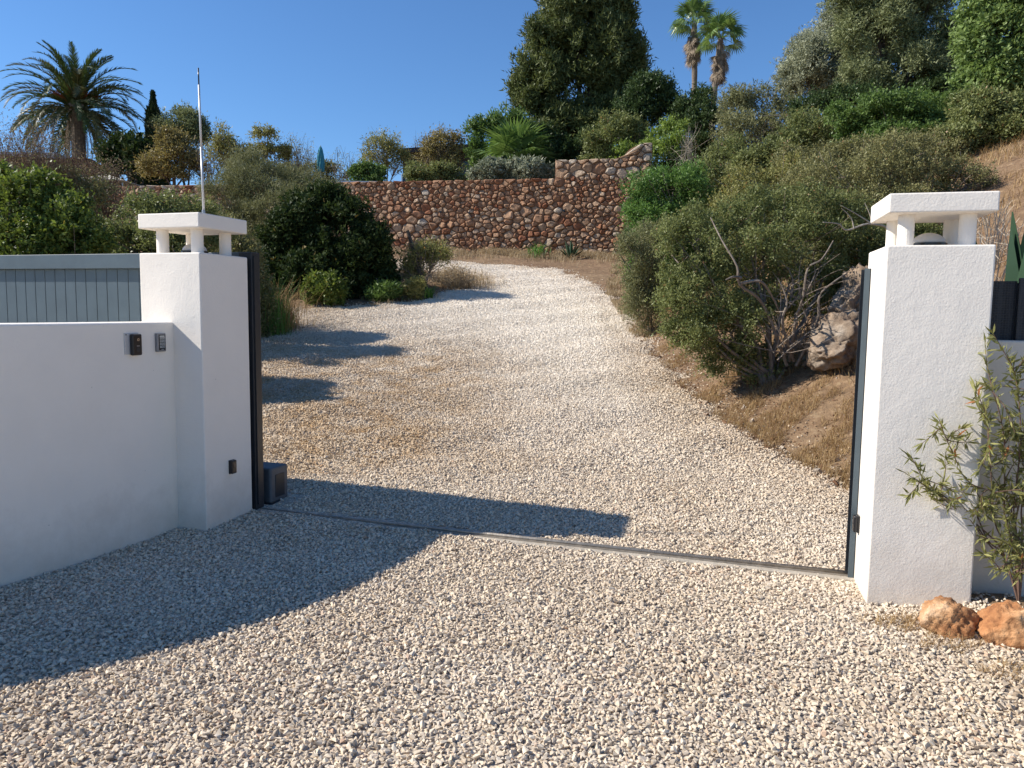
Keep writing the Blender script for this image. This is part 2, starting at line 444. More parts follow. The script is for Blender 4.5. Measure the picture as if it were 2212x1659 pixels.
def drive_off(x, y):
    return np.clip((sdist(x, y) + .28 * enoise(x, y)) * .13, -.03, .022)
def pale_mask(x, y):
    return np.clip(sstep(8.5, 17, y) * sstep(-4.2, -1.2, x) * .8 + .3 * sstep(-.8, .3, x) * sstep(1.9, 1.2, x) * sstep(6, 9, y), 0, .85)
def gz(x, y):
    """top of whatever lies on the ground here"""
    return ht(x, y) + np.maximum(drive_off(x, y), 0)

def grid_mesh(name, xs, ys, zf, mat, keep=None, attr=None):
    X, Y = np.meshgrid(xs, ys); Z = zf(X, Y); nx, ny = len(xs), len(ys)
    V = np.stack([X, Y, Z], -1).reshape(-1, 3)
    i = np.arange(nx * ny).reshape(ny, nx)
    Q = np.stack([i[:-1, :-1], i[:-1, 1:], i[1:, 1:], i[1:, :-1]], -1).reshape(-1, 4)
    if keep is not None:
        kv = keep(X, Y).ravel(); Q = Q[kv[Q].any(1)]
        used = np.unique(Q); mp = np.full(len(V), -1); mp[used] = np.arange(len(used)); V = V[used]; Q = mp[Q]
    me = bpy.data.meshes.new(name)
    me.from_pydata(V.tolist(), [], Q.tolist())
    for an_, af_ in (attr or ()):
        a = me.attributes.new(an_, 'FLOAT', 'POINT'); a.data.foreach_set('value', af_(V[:, 0], V[:, 1]).astype(np.float32))
    me.polygons.foreach_set('use_smooth', [True] * len(me.polygons))
    me.materials.append(mat); me.update()
    return link(bpy.data.objects.new(name, me))

def grow(a, b, s, g=1.12):
    o = [a]
    while o[-1] < b: o.append(o[-1] + s); s *= g
    return o
xs = np.array([-v for v in grow(12, 400, .4)][::-1] + list(np.arange(-11.75, -5, .25)) + list(np.arange(-5, 5, .1)) + list(np.arange(5, 12, .25)) + grow(12, 400, .4))
ys = np.array([-v for v in grow(1, 60, .5)][::-1] + list(np.arange(-.5, 12, .1)) + list(np.arange(12, 25.5, .15)) + list(np.arange(25.5, 32, .11)) + grow(32, 900, .5, 1.14))
tag(grid_mesh('ground', xs, ys, ht, M['earth']), 'dry brown earth of the hillside and verges', 'ground', kind='structure')
def straw_mask(x, y):
    return np.clip(sstep(1.0, -1.6, x) * sstep(6.3, 7.2, y) * sstep(14.5, 11, y) + .55 * np.exp(-(sdist(x, y) / .55) ** 2) * sstep(5.5, 7, y) + .8 * np.exp(-(((x - 2.75) / .6) ** 2 + ((y - 3.2) / .5) ** 2)), 0, 1)
tag(grid_mesh('driveway', np.arange(-9, 9.01, .1), np.arange(-5, 26.3, .1), lambda x, y: ht(x, y) + drive_off(x, y), M['gravel_bed'],
              keep=lambda x, y: drive_off(x, y) > -.028, attr=(('straw', straw_mask), ('pale', pale_mask))), 'pale gravel driveway curving uphill through the gateway', 'driveway', kind='structure')

# ------------------------------------------------------------------ gate geometry
def rot(a): return np.array([math.cos(a), math.sin(a)])
EL = rot(-.3129); NL = np.array([-EL[1], EL[0]]); CL = np.array([-2.1088, 5.2415])      # left pillar: right front corner
ER = rot(-.2604); NR = np.array([-ER[1], ER[0]]); CR = np.array([1.9451, 4.075])       # right pillar: left front corner
def pl(e, n): return CL + e * EL + n * NL
def pr(e, n): return CR + e * ER + n * NR
PILH, GAP, CAPT, PW = 1.958, .166, .10, .508

def pillar(C0, E, Nn, sgn, label):
    ctr = C0 + sgn * PW / 2 * E + PW / 2 * Nn
    t = thing('gate_pillar', (ctr[0], ctr[1], 0), label, 'pillar', 'white pillars on either side of the gateway')
    MB().box((ctr[0], ctr[1], PILH / 2 - .1), (PW / 2, PW / 2, PILH / 2 + .1), E).build('shaft', M['plaster'], t, bevel=.009, seg=3)
    MB().box((ctr[0], ctr[1], PILH + GAP + CAPT / 2), (PW / 2 + .001, PW / 2 + .001, CAPT / 2), E).build('cap_slab', M['plaster'], t, bevel=.008, seg=3)
    for a in (-1, 1):
        for b_ in (-1, 1):
            p = ctr + a * (PW / 2 - .108) * E + b_ * (PW / 2 - .108) * Nn
            MB().tube([(p[0], p[1], PILH - .01), (p[0], p[1], PILH + GAP + .01)], .041, 20).build('post', M['plaster'], t, smooth=False)
    return ctr
CLm = pillar(CL, EL, NL, -1, 'white rendered pillar carrying the antenna, beside the open grey gate')
CRm = pillar(CR, ER, NR, 1, 'white rendered pillar with orange boulders at its foot')

def dome_lamp(c, label):
    t = thing('dome_lamp', (c[0], c[1], PILH), label, 'lamp', 'dome lamps inside the pillar tops')
    MB().tube([(c[0], c[1], PILH), (c[0], c[1], PILH + .028)], .092, 28).build('base_ring', M['black'], t)
    prof = [(.084 * math.cos(a), PILH + .027 + .058 * math.sin(a)) for a in np.linspace(0, math.pi / 2 - .02, 8)]
    MB().tube([(c[0], c[1], z) for r_, z in prof], [r_ for r_, z in prof], 28).build('dome', M['frost'], t, smooth=True)
dome_lamp(CLm, 'small frosted dome lamp under the cap of the pillar with the antenna')
dome_lamp(CRm, 'small frosted dome lamp under the cap of the pillar by the boulders')

# antenna on the left pillar
p = pl(-.05, .11)
t = thing('antenna', (p[0], p[1], PILH + GAP + CAPT), 'thin pale rod antenna with dark tip standing on a pillar cap', 'antenna')
z0 = PILH + GAP + CAPT - .003
lean = np.array([-.012, 0])
def ap(z): return (p[0] + lean[0] * z, p[1], z0 + z)
MB().tube([ap(0), ap(.03)], .012, 12).build('foot', M['steel'], t)
MB().tube([ap(.02), ap(.45)], .0078, 10).build('mast', M['mast'], t, smooth=True)
MB().tube([ap(.44), ap(.86)], .0066, 10).build('upper_mast', M['mast'], t, smooth=True)
MB().tube([ap(.85), ap(.97)], .0048, 8).build('tip', M['black'], t, smooth=True)

# ------------------------------------------------------------------ curved boundary wall on the left
ctrl = np.array([(-2.30, 5.42), (-2.338, 5.30), (-2.47, 4.95), (-2.67, 4.48), (-2.95, 4.0), (-3.30, 3.6), (-3.68, 3.27), (-4.06, 3.01), (-4.7, 2.70), (-5.5, 2.45), (-6.4, 2.3)])
def catmull(P, k=6):
    out = []
    for i in range(len(P) - 1):
        p0, p1, p2, p3 = P[max(i - 1, 0)], P[i], P[i + 1], P[min(i + 2, len(P) - 1)]
        for t_ in np.linspace(0, 1, k, endpoint=False):
            out.append(.5 * ((2 * p1) + (-p0 + p2) * t_ + (2 * p0 - 5 * p1 + 4 * p2 - p3) * t_ ** 2 + (-p0 + 3 * p1 - 3 * p2 + p3) * t_ ** 3))
    return np.array(out + [P[-1]])
WC = catmull(ctrl)
tg = nrm(np.gradient(WC, axis=0)); wn = np.stack([-tg[:, 1], tg[:, 0]], -1)      # face normal towards the drive
if wn[5, 0] < 0: wn = -wn
WT, WZ = .265, 1.487
sec = [(0, -.15), (0, WZ - .012), (-.004, WZ - .004), (-.012, WZ), (-WT + .012, WZ), (-WT, WZ - .012), (-WT, -.15)]
V = [(*(WC[i] + o * wn[i]), z) for i in range(len(WC)) for o, z in sec]; k = len(sec)
Fc = [(i * k + j, i * k + (j + 1) % k, (i + 1) * k + (j + 1) % k, (i + 1) * k + j) for i in range(len(WC) - 1) for j in range(k)]
Fc += [tuple(range(k)), tuple(range((len(WC) - 1) * k, len(WC) * k))[::-1]]
t = MB().add(V, Fc).build('boundary_wall', M['plaster'], origin=(WC[20][0], WC[20][1], 0))
t.location = (WC[20][0], WC[20][1], 0)
tag(t, 'low curved white wall with the doorbell and keypad on it', 'wall')
def on_wall(d):
    """point, tangent (towards the pillar) and normal at distance d from the pillar along the wall face"""
    L_ = np.concatenate([[0], np.cumsum(np.linalg.norm(np.diff(WC, axis=0), axis=1))]); L_ = L_ - np.interp(-2.338, -WC[::-1, 0] * -1, L_[::-1])
    q = np.array([np.interp(d, L_, WC[:, 0]), np.interp(d, L_, WC[:, 1])])
    n = nrm(np.array([np.interp(d, L_, wn[:, 0]), np.interp(d, L_, wn[:, 1])]))
    return q, np.array([-n[1], n[0]]), n

def text_mesh(s, size, depth=.0006):
    c = bpy.data.curves.new('t', 'FONT'); c.body = s; c.size = size; c.align_x = 'CENTER'; c.align_y = 'CENTER'; c.extrude = depth
    o = bpy.data.objects.new('t', c)
    me = bpy.data.meshes.new_from_object(o)
    bpy.data.objects.remove(o); bpy.data.curves.remove(c)
    return me
def put_text(s, size, name, mat, parent, pos, tang, normal):
    me = text_mesh(s, size); me.materials.clear(); me.materials.append(mat); me.name = name
    o = link(bpy.data.objects.new(name, me), parent)
    mw = Matrix(((tang[0], 0, normal[0], pos[0]), (tang[1], 0, normal[1], pos[1]), (0, 1, 0, pos[2]), (0, 0, 0, 1)))
    base = Vector(parent.location) + (Vector(parent.parent.location) if parent.parent else Vector())
    o.matrix_local = Matrix.Translation(-base) @ mw
    return o

# video doorbell
q, tq, nq = on_wall(.335)
def P3(q, tq, nq, a, n, z): return (q[0] + a * tq[0] + n * nq[0], q[1] + a * tq[1] + n * nq[1], z)
t = thing('video_doorbell', P3(q, tq, nq, 0, 0, 1.345), 'black video doorbell on a pale backplate, on the curved white wall', 'doorbell')
bp = MB().box(P3(q, tq, nq, -.012, .003, 1.352), (.055, .004, .069), tq).build('backplate', M['plate'], t, bevel=.002)
MB().tube([P3(q, tq, nq, -.056, .006, 1.410), P3(q, tq, nq, -.056, .0095, 1.410)], .004, 10).build('screw', M['ink'], t)
MB().box(P3(q, tq, nq, .008, .021, 1.345), (.038, .0145, .069), tq).build('body', M['black'], t, bevel=.009, seg=4)
for z, r1, r2, mt in ((1.377, .0085, .0055, 'chrome'),):
    ring = [(a, r_) for r_ in (r1, r2) for a in np.linspace(0, 2 * math.pi, 20, endpoint=False)]
    MB().add([P3(q, tq, nq, .014 + r_ * math.cos(a), .0365, z + r_ * math.sin(a)) for a, r_ in ring], [(i, (i + 1) % 20, 20 + (i + 1) % 20, 20 + i) for i in range(20)]).build('lens_ring', M['chrome'], t)
MB().tube([P3(q, tq, nq, .014, .0345, 1.377), P3(q, tq, nq, .014, .0362, 1.377)], .0052, 16).build('lens', M['lens'], t)
MB().tube([P3(q, tq, nq, .012, .0345, 1.312), P3(q, tq, nq, .012, .0375, 1.312)], .014, 20).build('call_button', M['dark_metal'], t, bevel=.001)
MB().box(P3(q, tq, nq, .012, .0358, 1.337), (.011, .0004, .003), tq).build('name_strip', M['grey_metal'], t)

# keypad
q, tq, nq = on_wall(.115)
zk = 1.352
t = thing('keypad', P3(q, tq, nq, 0, 0, zk), 'grey metal keypad with twelve number keys on the curved white wall', 'keypad')
MB().box(P3(q, tq, nq, 0, .011, zk), (.038, .012, .062), tq).build('housing', M['grey_metal'], t, bevel=.005, seg=3)
MB().box(P3(q, tq, nq, .003, .0235, zk), (.0285, .0012, .052), tq).build('face_panel', M['black'], t, bevel=.001)
MB().box(P3(q, tq, nq, .001, .0252, zk + .041), (.021, .0006, .0055), tq).build('status_strip', M['key'], t)
MB().box(P3(q, tq, nq, .003, .0252, zk - .0465), (.010, .0005, .002), tq).build('name_strip', M['key'], t)
for i, ch in enumerate('123456789*0#'):
    a, z = -.0135 + .0155 * (i % 3) + .001, zk + .027 - .0185 * (i // 3)
    pk = P3(q, tq, nq, a, .0255, z)
    ko = MB().box(pk, (.0064, .0012, .0076), tq).build('key', M['key'], t, bevel=.0008)
    put_text(ch, .012, 'digit', M['ink'], ko, P3(q, tq, nq, a, .0270, z), tq, nq).matrix_local = Matrix.Translation(-Vector(t.location)) @ Matrix(((tq[0], 0, nq[0], P3(q, tq, nq, a, .0270, z)[0]), (tq[1], 0, nq[1], P3(q, tq, nq, a, .0270, z)[1]), (0, 1, 0, z), (0, 0, 0, 1)))

# photocells
def photocell(pos, e, label):
    """e: direction along the pillar face; box stands off along the face normal"""
    n = np.array([-e[1], e[0]])
    t = thing('photocell', pos, label, 'sensor', 'gate photocells facing each other across the drive')
    MB().box((pos[0] + n[0] * .006, pos[1] + n[1] * .006, pos[2]), (.027, .007, .05), e).build('back_box', M['black'], t, bevel=.003)
    MB().box((pos[0] + n[0] * .021, pos[1] + n[1] * .021, pos[2]), (.026, .012, .049), e).build('cover', M['black'], t, bevel=.009, seg=4)
    MB().box((pos[0] + n[0] * .0335, pos[1] + n[1] * .0335, pos[2] + .012), (.011, .0008, .014), e).build('lens', M['lens'], t)
pq = pl(0.0, .27)
photocell((pq[0], pq[1], .445), -NL, 'black photocell on the shaded side of the pillar by the gate end')
pq = pr(0.0, .33)
photocell((pq[0], pq[1], .385), NR, 'black photocell on the sunlit side of the pillar by the boulders')

# ------------------------------------------------------------------ sliding gate leaf, rail, motor, catch
TOPZ = 2.0
g0 = pl(-.10, .10)
t = thing('sliding_gate', (g0[0], g0[1], .04), 'blue-grey sliding gate of vertical boards standing open behind the white wall', 'gate')
GL = 4.7
def gbox(e0, e1, n0, n1, z0_, z1_):
    a = pl((e0 + e1) / 2, (n0 + n1) / 2 + PW)
    return MB().box((a[0], a[1], (z0_ + z1_) / 2), (abs(e1 - e0) / 2, (n1 - n0) / 2, (z1_ - z0_) / 2), EL)
gbox(-GL, -.02, .03, .125, TOPZ - .115, TOPZ).build('top_rail', M['teal'], t, bevel=.003)
gbox(-GL, -.02, .03, .125, .05, .16).build('bottom_rail', M['teal'], t, bevel=.003)
gbox(-.10, .012, .028, .127, .05, TOPZ - .002).build('end_post', M['dark_metal'], t, bevel=.003)
gbox(.012, .022, .045, .11, .10, TOPZ - .03).build('end_seal', M['dark_metal'], t)
gbox(-GL, -GL + .08, .03, .125, .16, TOPZ - .115).build('tail_post', M['teal'], t, bevel=.003)
bw = .1075
i = 0
e1 = -.10
while e1 - bw > -GL + .08:
    gbox(e1 - bw + .0025, e1 - .0025, .072, .092, .16, TOPZ - .115).build('board', M['teal'], t, bevel=.003)
    e1 -= bw
for e in (-.6, -4.0):
    a = pl(e, PW + .0775)
    MB().tube([(a[0] - NL[0] * .02, a[1] - NL[1] * .02, .055), (a[0] + NL[0] * .02, a[1] + NL[1] * .02, .055)], .05, 20).build('wheel', M['steel'], t)

# ground rail with its concrete strip
def trk(f, off=0.):
    a, b_ = np.array([-4.9, PW + .0775]), None
    A = pl(-.15, PW + .0775); B = np.array([2.047, 4.50])
    return A + f * (B - A)
A, B = trk(0), trk(1); TD = nrm(B - A); TN = np.array([-TD[1], TD[0]]); TL = float(np.linalg.norm(B - A))
rm = MB(); cm = MB()
mid = (A + B) / 2
t = thing('gate_track', (mid[0], mid[1], 0), 'worn metal gate rail set in a concrete strip across the gravel drive', 'rail')
cm.box((mid[0] + TN[0] * .01, mid[1] + TN[1] * .01, .008), (TL / 2 + .02, .085, .03), TD).build('concrete_strip', M['concrete'], t, bevel=.006)
rm.box((mid[0], mid[1], .041), (TL / 2, .03, .004), TD).build('rail_foot', M['rail'], t)
MB().tube([(*A, .052), (*B, .052)], .013, 10).build('rail_bead', M['rail'], t, smooth=True)

a = pl(-.12, PW + .30)
t = thing('gate_motor', (a[0], a[1], .03), 'dark grey gate motor box behind the end of the open gate', 'motor')
MB().box((a[0], a[1], .045), (.17, .13, .03), EL).build('base', M['dark_metal'], t, bevel=.008)
MB().box((a[0], a[1], .21), (.155, .115, .14), EL).build('cover', M['motor'], t, bevel=.02, seg=4)
MB().box((a[0] + EL[0] * .156, a[1] + EL[1] * .156, .2), (.003, .06, .09), EL).build('access_door', M['dark_metal'], t, bevel=.002)
pad = MB().box((a[0] + EL[0] * .03 - NL[0] * .0, a[1] + EL[1] * .03, .005), (.29, .2, .03), EL).build('motor_pad', M['concrete'], origin=(a[0], a[1], 0), bevel=.008)
pad.location = (a[0], a[1], 0)
tag(pad, 'small concrete pad under the gate motor', 'concrete pad')

a = pr(-.014, .455)
t = thing('gate_catch', (a[0], a[1], 0), 'narrow dark metal catch channel up the side of the pillar by the boulders', 'channel')
def cbox(e0, e1, n0, n1, z0_, z1_):
    c_ = pr((e0 + e1) / 2, (n0 + n1) / 2); return MB().box((c_[0], c_[1], (z0_ + z1_) / 2), ((e1 - e0) / 2, (n1 - n0) / 2, (z1_ - z0_) / 2), ER)
cbox(-.006, -.0005, .395, .515, 0, 1.86).build('back_strip', M['dark_metal'], t)
cbox(-.034, -.006, .395, .402, 0, 1.86).build('flange', M['teal'], t)
cbox(-.034, -.006, .508, .515, 0, 1.86).build('flange', M['dark_metal'], t)

# ------------------------------------------------------------------ right boundary wall with net
def rwbox(e0, e1, n0, n1, z0_, z1_): return cbox(e0, e1, n0, n1, z0_, z1_)
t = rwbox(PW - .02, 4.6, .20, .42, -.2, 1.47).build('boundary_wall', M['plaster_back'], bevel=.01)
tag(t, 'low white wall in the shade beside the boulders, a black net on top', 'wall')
a = pr(PW + .3, .25)
t = thing('net_fence', (a[0], a[1], 1.46), 'black woven net screen fixed along the top of the shaded white wall', 'fence')
rwbox(PW + .005, PW + .19, .262, .275, 1.455, 1.785).build('net_panel', M['net'], t)
rwbox(PW + .19, 2.3, .230, .246, 1.45, 1.80).build('net_panel', M['net'], t)
rwbox(2.3, 4.4, .232, .248, 1.45, 1.79).build('net_panel', M['net'], t)
for e in (PW + .2, 2.3, 4.3):
    rwbox(e - .012, e + .012, .25, .274, 1.44, 1.775).build('net_post', M['dark_metal'], t)
rwbox(PW + .17, PW + .22, .222, .23, 1.425, 1.46).build('clip', M['black'], t)

# ================================================================== STONES
def blob_rock(name, c, rad, seed, mat, parent=None, sub=4, amp=.22, flat=.0, cuts=7):
    rg = np.random.default_rng(seed)
    bm = bmesh.new(); bmesh.ops.create_icosphere(bm, subdivisions=sub, radius=1)
    P = np.array([v.co[:] for v in bm.verts])
    dirs = nrm(rg.normal(size=(cuts, 3))); hh = rg.uniform(.62, .9, cuts)
    for d, h_ in zip(dirs, hh):
        ex = np.maximum(P @ d - h_, 0); P = P - .85 * ex[:, None] * d
    P = P * (1 + amp * .5 * wob(P, 2.2, seed)[:, None] + amp * .25 * wob(P, 6, seed + 1)[:, None] + amp * .16 * wob(P, 13, seed + 2)[:, None] + amp * .09 * wob(P, 31, seed + 5)[:, None])
    P = P * np.asarray(rad)
    ff = [tuple(v.index for v in f.verts) for f in bm.faces]; bm.free()
    t_ = MB().add(P + np.asarray(c), ff, rg.random())
    o = t_.build(name, mat, parent, origin=None if parent is not None else c, smooth=True)
    if parent is None: o.location = c
    return o
o = blob_rock('boulder', (2.19, 3.73, .06), (.14, .125, .125), 11, M['boulder'], amp=.32, cuts=12, sub=5); tag(o, 'orange weathered boulder touching the foot of the white pillar', 'boulder')
o = blob_rock('boulder', (2.40, 3.60, .075), (.14, .13, .15), 23, M['boulder'], amp=.32, cuts=12, sub=5); tag(o, 'rust-orange boulder with paler top, further from the pillar', 'boulder')
t = thing('rock_outcrop', (4.05, 9.2, h1(4.05, 9.2)), 'craggy grey limestone outcrop jutting from the bank beside the spreading bush', 'rock')
for k_, (dx, dy, dz, rx_, ry_, rz_) in enumerate([(.25, .2, .35, .48, .5, .62), (-.22, -.1, .10, .40, .4, .34), (.15, -.45, .05, .35, .3, .30), (.75, .0, .45, .5, .5, .6), (-.02, .05, .45, .28, .3, .36), (-.35, -.35, .0, .22, .2, .18)]):
    blob_rock('rock_face', (4.05 + dx, 9.2 + dy, h1(4.05, 9.2) + dz), (rx_, ry_, rz_), 50 + k_, M['outcrop'], t, sub=5, amp=.5, cuts=18)

# loose clods and pebbles on the verge: stuff
def rand_rock(seed, n=11):
    rg = np.random.default_rng(seed)
    bm = bmesh.new()
    P = nrm(rg.normal(size=(n, 3))) * rg.uniform(.75, 1.05, (n, 1)) * np.array([1.15, .95, .72])
    for p_ in P: bm.verts.new(p_)
    bmesh.ops.convex_hull(bm, input=bm.verts[:])
    for v in [v for v in bm.verts if not v.link_faces]: bm.verts.remove(v)
    bmesh.ops.triangulate(bm, faces=bm.faces[:])
    bm.verts.index_update()
    V = np.array([v.co[:] for v in bm.verts]); Fc_ = [tuple(v.index for v in f.verts) for f in bm.faces]; bm.free()
    return V, Fc_

ROCKS = [rand_rock(100 + i, 10 + i % 4) for i in range(9)]
def rot_mats(rg, n):
    q = nrm(rg.normal(size=(n, 4))); w_, x, y, z = q.T
    return np.stack([np.stack([1 - 2 * (y * y + z * z), 2 * (x * y - z * w_), 2 * (x * z + y * w_)], -1), np.stack([2 * (x * y + z * w_), 1 - 2 * (x * x + z * z), 2 * (y * z - x * w_)], -1), np.stack([2 * (x * z - y * w_), 2 * (y * z + x * w_), 1 - 2 * (x * x + y * y)], -1)], -2)
rg = np.random.default_rng(7)
n = 9000
yy = 5.6 + 20 * rg.random(n) ** 2.2; xx = np.interp(yy, *_rx) + rg.exponential(.55, n) - .12
n2_ = 700
yy = np.concatenate([yy, rg.uniform(15.9, 19, n2_)]); xx = np.concatenate([xx, rg.uniform(-5.5, -1, n2_)])
sd = sdist(xx, yy); ok = (sd < .12) & (np.abs(xx) < 9); xx, yy = xx[ok], yy[ok]
rr = .007 + .012 * rg.random(len(xx)) ** 2 + .03 * (rg.random(len(xx)) > .985)
RM = rot_mats(rg, len(xx)); mb = MB(); zz = gz(xx, yy)
for i in range(len(xx)):
    V0, F0 = ROCKS[i % 9]
    mb.add(V0 @ RM[i].T * rr[i] + np.array([xx[i], yy[i], zz[i] + rr[i] * .3]), F0, rg.random() ** 1.3)
tag(mb.build('earth_clods', M['clod']), 'loose clods and pebbles strewn over the brown earth verge', 'pebbles', kind='stuff')

# gravel stones: geometry-node instances on points
rc = bpy.data.collections.new('gravel_stone_shapes')
for i, (V0, F0) in enumerate(ROCKS):
    me = bpy.data.meshes.new('gravel_stone'); me.from_pydata(V0.tolist(), [], F0); me.materials.append(M['gravel_stone']); me.update()
    rc.objects.link(bpy.data.objects.new('gravel_stone', me))
def gravel_points(y0, y1, c_, seed):
    rg = np.random.default_rng(seed)
    gy = np.arange(y0, y1, c_); gx = np.arange(-8, 7, c_)
    X, Y = np.meshgrid(gx, gy); X = X + rg.uniform(-.5, .5, X.shape) * c_; Y = Y + rg.uniform(-.5, .5, Y.shape) * c_
    X, Y = X.ravel(), Y.ravel()
    k_ = np.abs(X) < .72 * Y + .9; X, Y = X[k_], Y[k_]
    xw = np.interp(Y, WC[::-1, 1], WC[::-1, 0])
    k_ = ~((Y > 2.3) & (Y < 5.33) & (X < xw - .02)) & ~((Y > 5.2) & (Y < 6.55) & (X < -2.6)); X, Y = X[k_], Y[k_]
    for C_, E_, s_ in ((CLm, EL, 1), (CRm, ER, 1)):
        d = np.stack([X, Y], -1) - C_; a_ = np.abs(d @ E_); b_ = np.abs(d @ np.array([-E_[1], E_[0]])); k_ = (a_ > PW / 2 - .005) | (b_ > PW / 2 - .005); X, Y = X[k_], Y[k_]
    d = np.stack([X, Y], -1) - A; u_ = d @ TD; v_ = d @ TN
    strip = (np.abs(v_ - .01) < .082 + .03 * np.sin(u_ * 9) * np.sin(u_ * 3.3)) & (u_ > -.1) & (u_ < TL + .05)
    k_ = ~strip | ((rg.random(len(X)) < .12) & (np.abs(v_) > .04)); X, Y = X[k_], Y[k_]
    mp_ = np.array([pad.location.x, pad.location.y]) + EL * .03
    d = np.stack([X, Y], -1) - mp_; k_ = (np.abs(d @ EL) > .27) | (np.abs(d @ NL) > .18) | (rg.random(len(X)) < .04); X, Y = X[k_], Y[k_]
    sd = sdist(X, Y) + .28 * enoise(X, Y)
    k_ = (sd > .02) | (rg.random(len(X)) < .5 * np.exp(np.minimum(sd, 0) / .11)); X, Y, sd = X[k_], Y[k_], sd[k_]
    st = straw_mask(X, Y); k_ = rg.random(len(X)) > .30 * st; X, Y = X[k_], Y[k_]
    S = c_ * rg.lognormal(-.47, .26, len(X)); S = np.clip(S, .004, .019)
    Z = gz(X, Y) + S * rg.uniform(.05, .75, len(X))
    return np.stack([X, Y, Z], -1), S
pts, scl = zip(*[gravel_points(1.0, 4.4, .0175, 1), gravel_points(4.4, 7.0, .0182, 2), gravel_points(7.0, 11, .0212, 3), gravel_points(11, 17, .0245, 4), gravel_points(17, 25.6, .032, 5)])
pts = np.concatenate(pts); scl = np.concatenate(scl)
me = bpy.data.meshes.new('gravel'); me.vertices.add(len(pts)); me.vertices.foreach_set('co', pts.astype(np.float32).ravel())
at_ = me.attributes.new('scl', 'FLOAT', 'POINT'); at_.data.foreach_set('value', scl.astype(np.float32))
at_ = me.attributes.new('pale', 'FLOAT', 'POINT'); at_.data.foreach_set('value', pale_mask(pts[:, 0], pts[:, 1]).astype(np.float32))
at_ = me.attributes.new('straw', 'FLOAT', 'POINT'); at_.data.foreach_set('value', straw_mask(pts[:, 0], pts[:, 1]).astype(np.float32))
rg = np.random.default_rng(9)
at_ = me.attributes.new('rotv', 'FLOAT_VECTOR', 'POINT'); at_.data.foreach_set('vector', (np.stack([rg.normal(0, .5, len(pts)), rg.normal(0, .5, len(pts)), rg.uniform(0, 6.28, len(pts))], -1)).astype(np.float32).ravel())
me.materials.append(M['gravel_stone']); me.update()
go = link(bpy.data.objects.new('gravel', me))
tag(go, 'loose pale limestone gravel covering the driveway', 'gravel', kind='stuff')
ng = bpy.data.node_groups.new('gravel_scatter', 'GeometryNodeTree')
ng.interface.new_socket('Geometry', in_out='INPUT', socket_type='NodeSocketGeometry'); ng.interface.new_socket('Geometry', in_out='OUTPUT', socket_type='NodeSocketGeometry')
gi, gout = ng.nodes.new('NodeGroupInput'), ng.nodes.new('NodeGroupOutput')
mp = ng.nodes.new('GeometryNodeMeshToPoints'); ip = ng.nodes.new('GeometryNodeInstanceOnPoints')
ci = ng.nodes.new('GeometryNodeCollectionInfo'); ci.inputs[0].default_value = rc; ci.inputs['Separate Children'].default_value = True; ci.inputs['Reset Children'].default_value = True
sa = ng.nodes.new('GeometryNodeInputNamedAttribute'); sa.data_type = 'FLOAT'; sa.inputs[0].default_value = 'scl'
ra = ng.nodes.new('GeometryNodeInputNamedAttribute'); ra.data_type = 'FLOAT_VECTOR'; ra.inputs[0].default_value = 'rotv'
lk = ng.links.new
lk(gi.outputs[0], mp.inputs[0]); lk(mp.outputs[0], ip.inputs['Points']); lk(ci.outputs[0], ip.inputs['Instance']); ip.inputs['Pick Instance'].default_value = True
lk(ra.outputs[0], ip.inputs['Rotation']); lk(sa.outputs[0], ip.inputs['Scale']); lk(ip.outputs[0], gout.inputs[0])
go.modifiers.new('scatter', 'NODES').node_group = ng

# ------------------------------------------------------------------ rubble retaining wall
WD = nrm(np.array([1., WSL])); WNF = np.array([WSL, -1.]) / math.hypot(WSL, 1)      # along the wall, and out of its face towards the drive
WO = np.array([WX1, WY1])
ULEN = 24.0                                                                        # wall runs from u = -24 to 0 (its free right end)
def wp(u, n, z): return (WO[0] + u * WD[0] + n * WNF[0], WO[1] + u * WD[1] + n * WNF[1], z)
TOPW = 6.14
def wtop(u):
    u = np.asarray(u, float)
    t_ = np.clip((u + .95) / .95, 0, 1)
    return TOPW + np.where(u > -3.28, .62, 0) + np.where(u > -.95, .52 * np.sqrt(np.clip(1 - (1 - t_) ** 2, 0, 1)), 0)
t = thing('stone_wall', wp(-6, -.2, 3.2), 'long reddish-brown rubble stone retaining wall with a stepped-up right end', 'wall')
core = MB()
us = np.concatenate([np.linspace(-ULEN, -3.3, 60), [-3.281, -3.279], np.linspace(-3.2, -.96, 12), np.linspace(-.95, 0, 14)])
Vc = []
for u in us:
    zt_ = float(wtop(u)) - .03
    Vc += [wp(u, -.03, 2.6), wp(u, -.03, zt_), wp(u, -.50, zt_), wp(u, -.50, 2.6)]
Fc = [(4 * i + j, 4 * i + (j + 1) % 4, 4 * i + 4 + (j + 1) % 4, 4 * i + 4 + j) for i in range(len(us) - 1) for j in range(4)] + [(0, 1, 2, 3), (4 * len(us) - 1, 4 * len(us) - 2, 4 * len(us) - 3, 4 * len(us) - 4)]
core.add(Vc, Fc).build('core', M['mortar'], t)
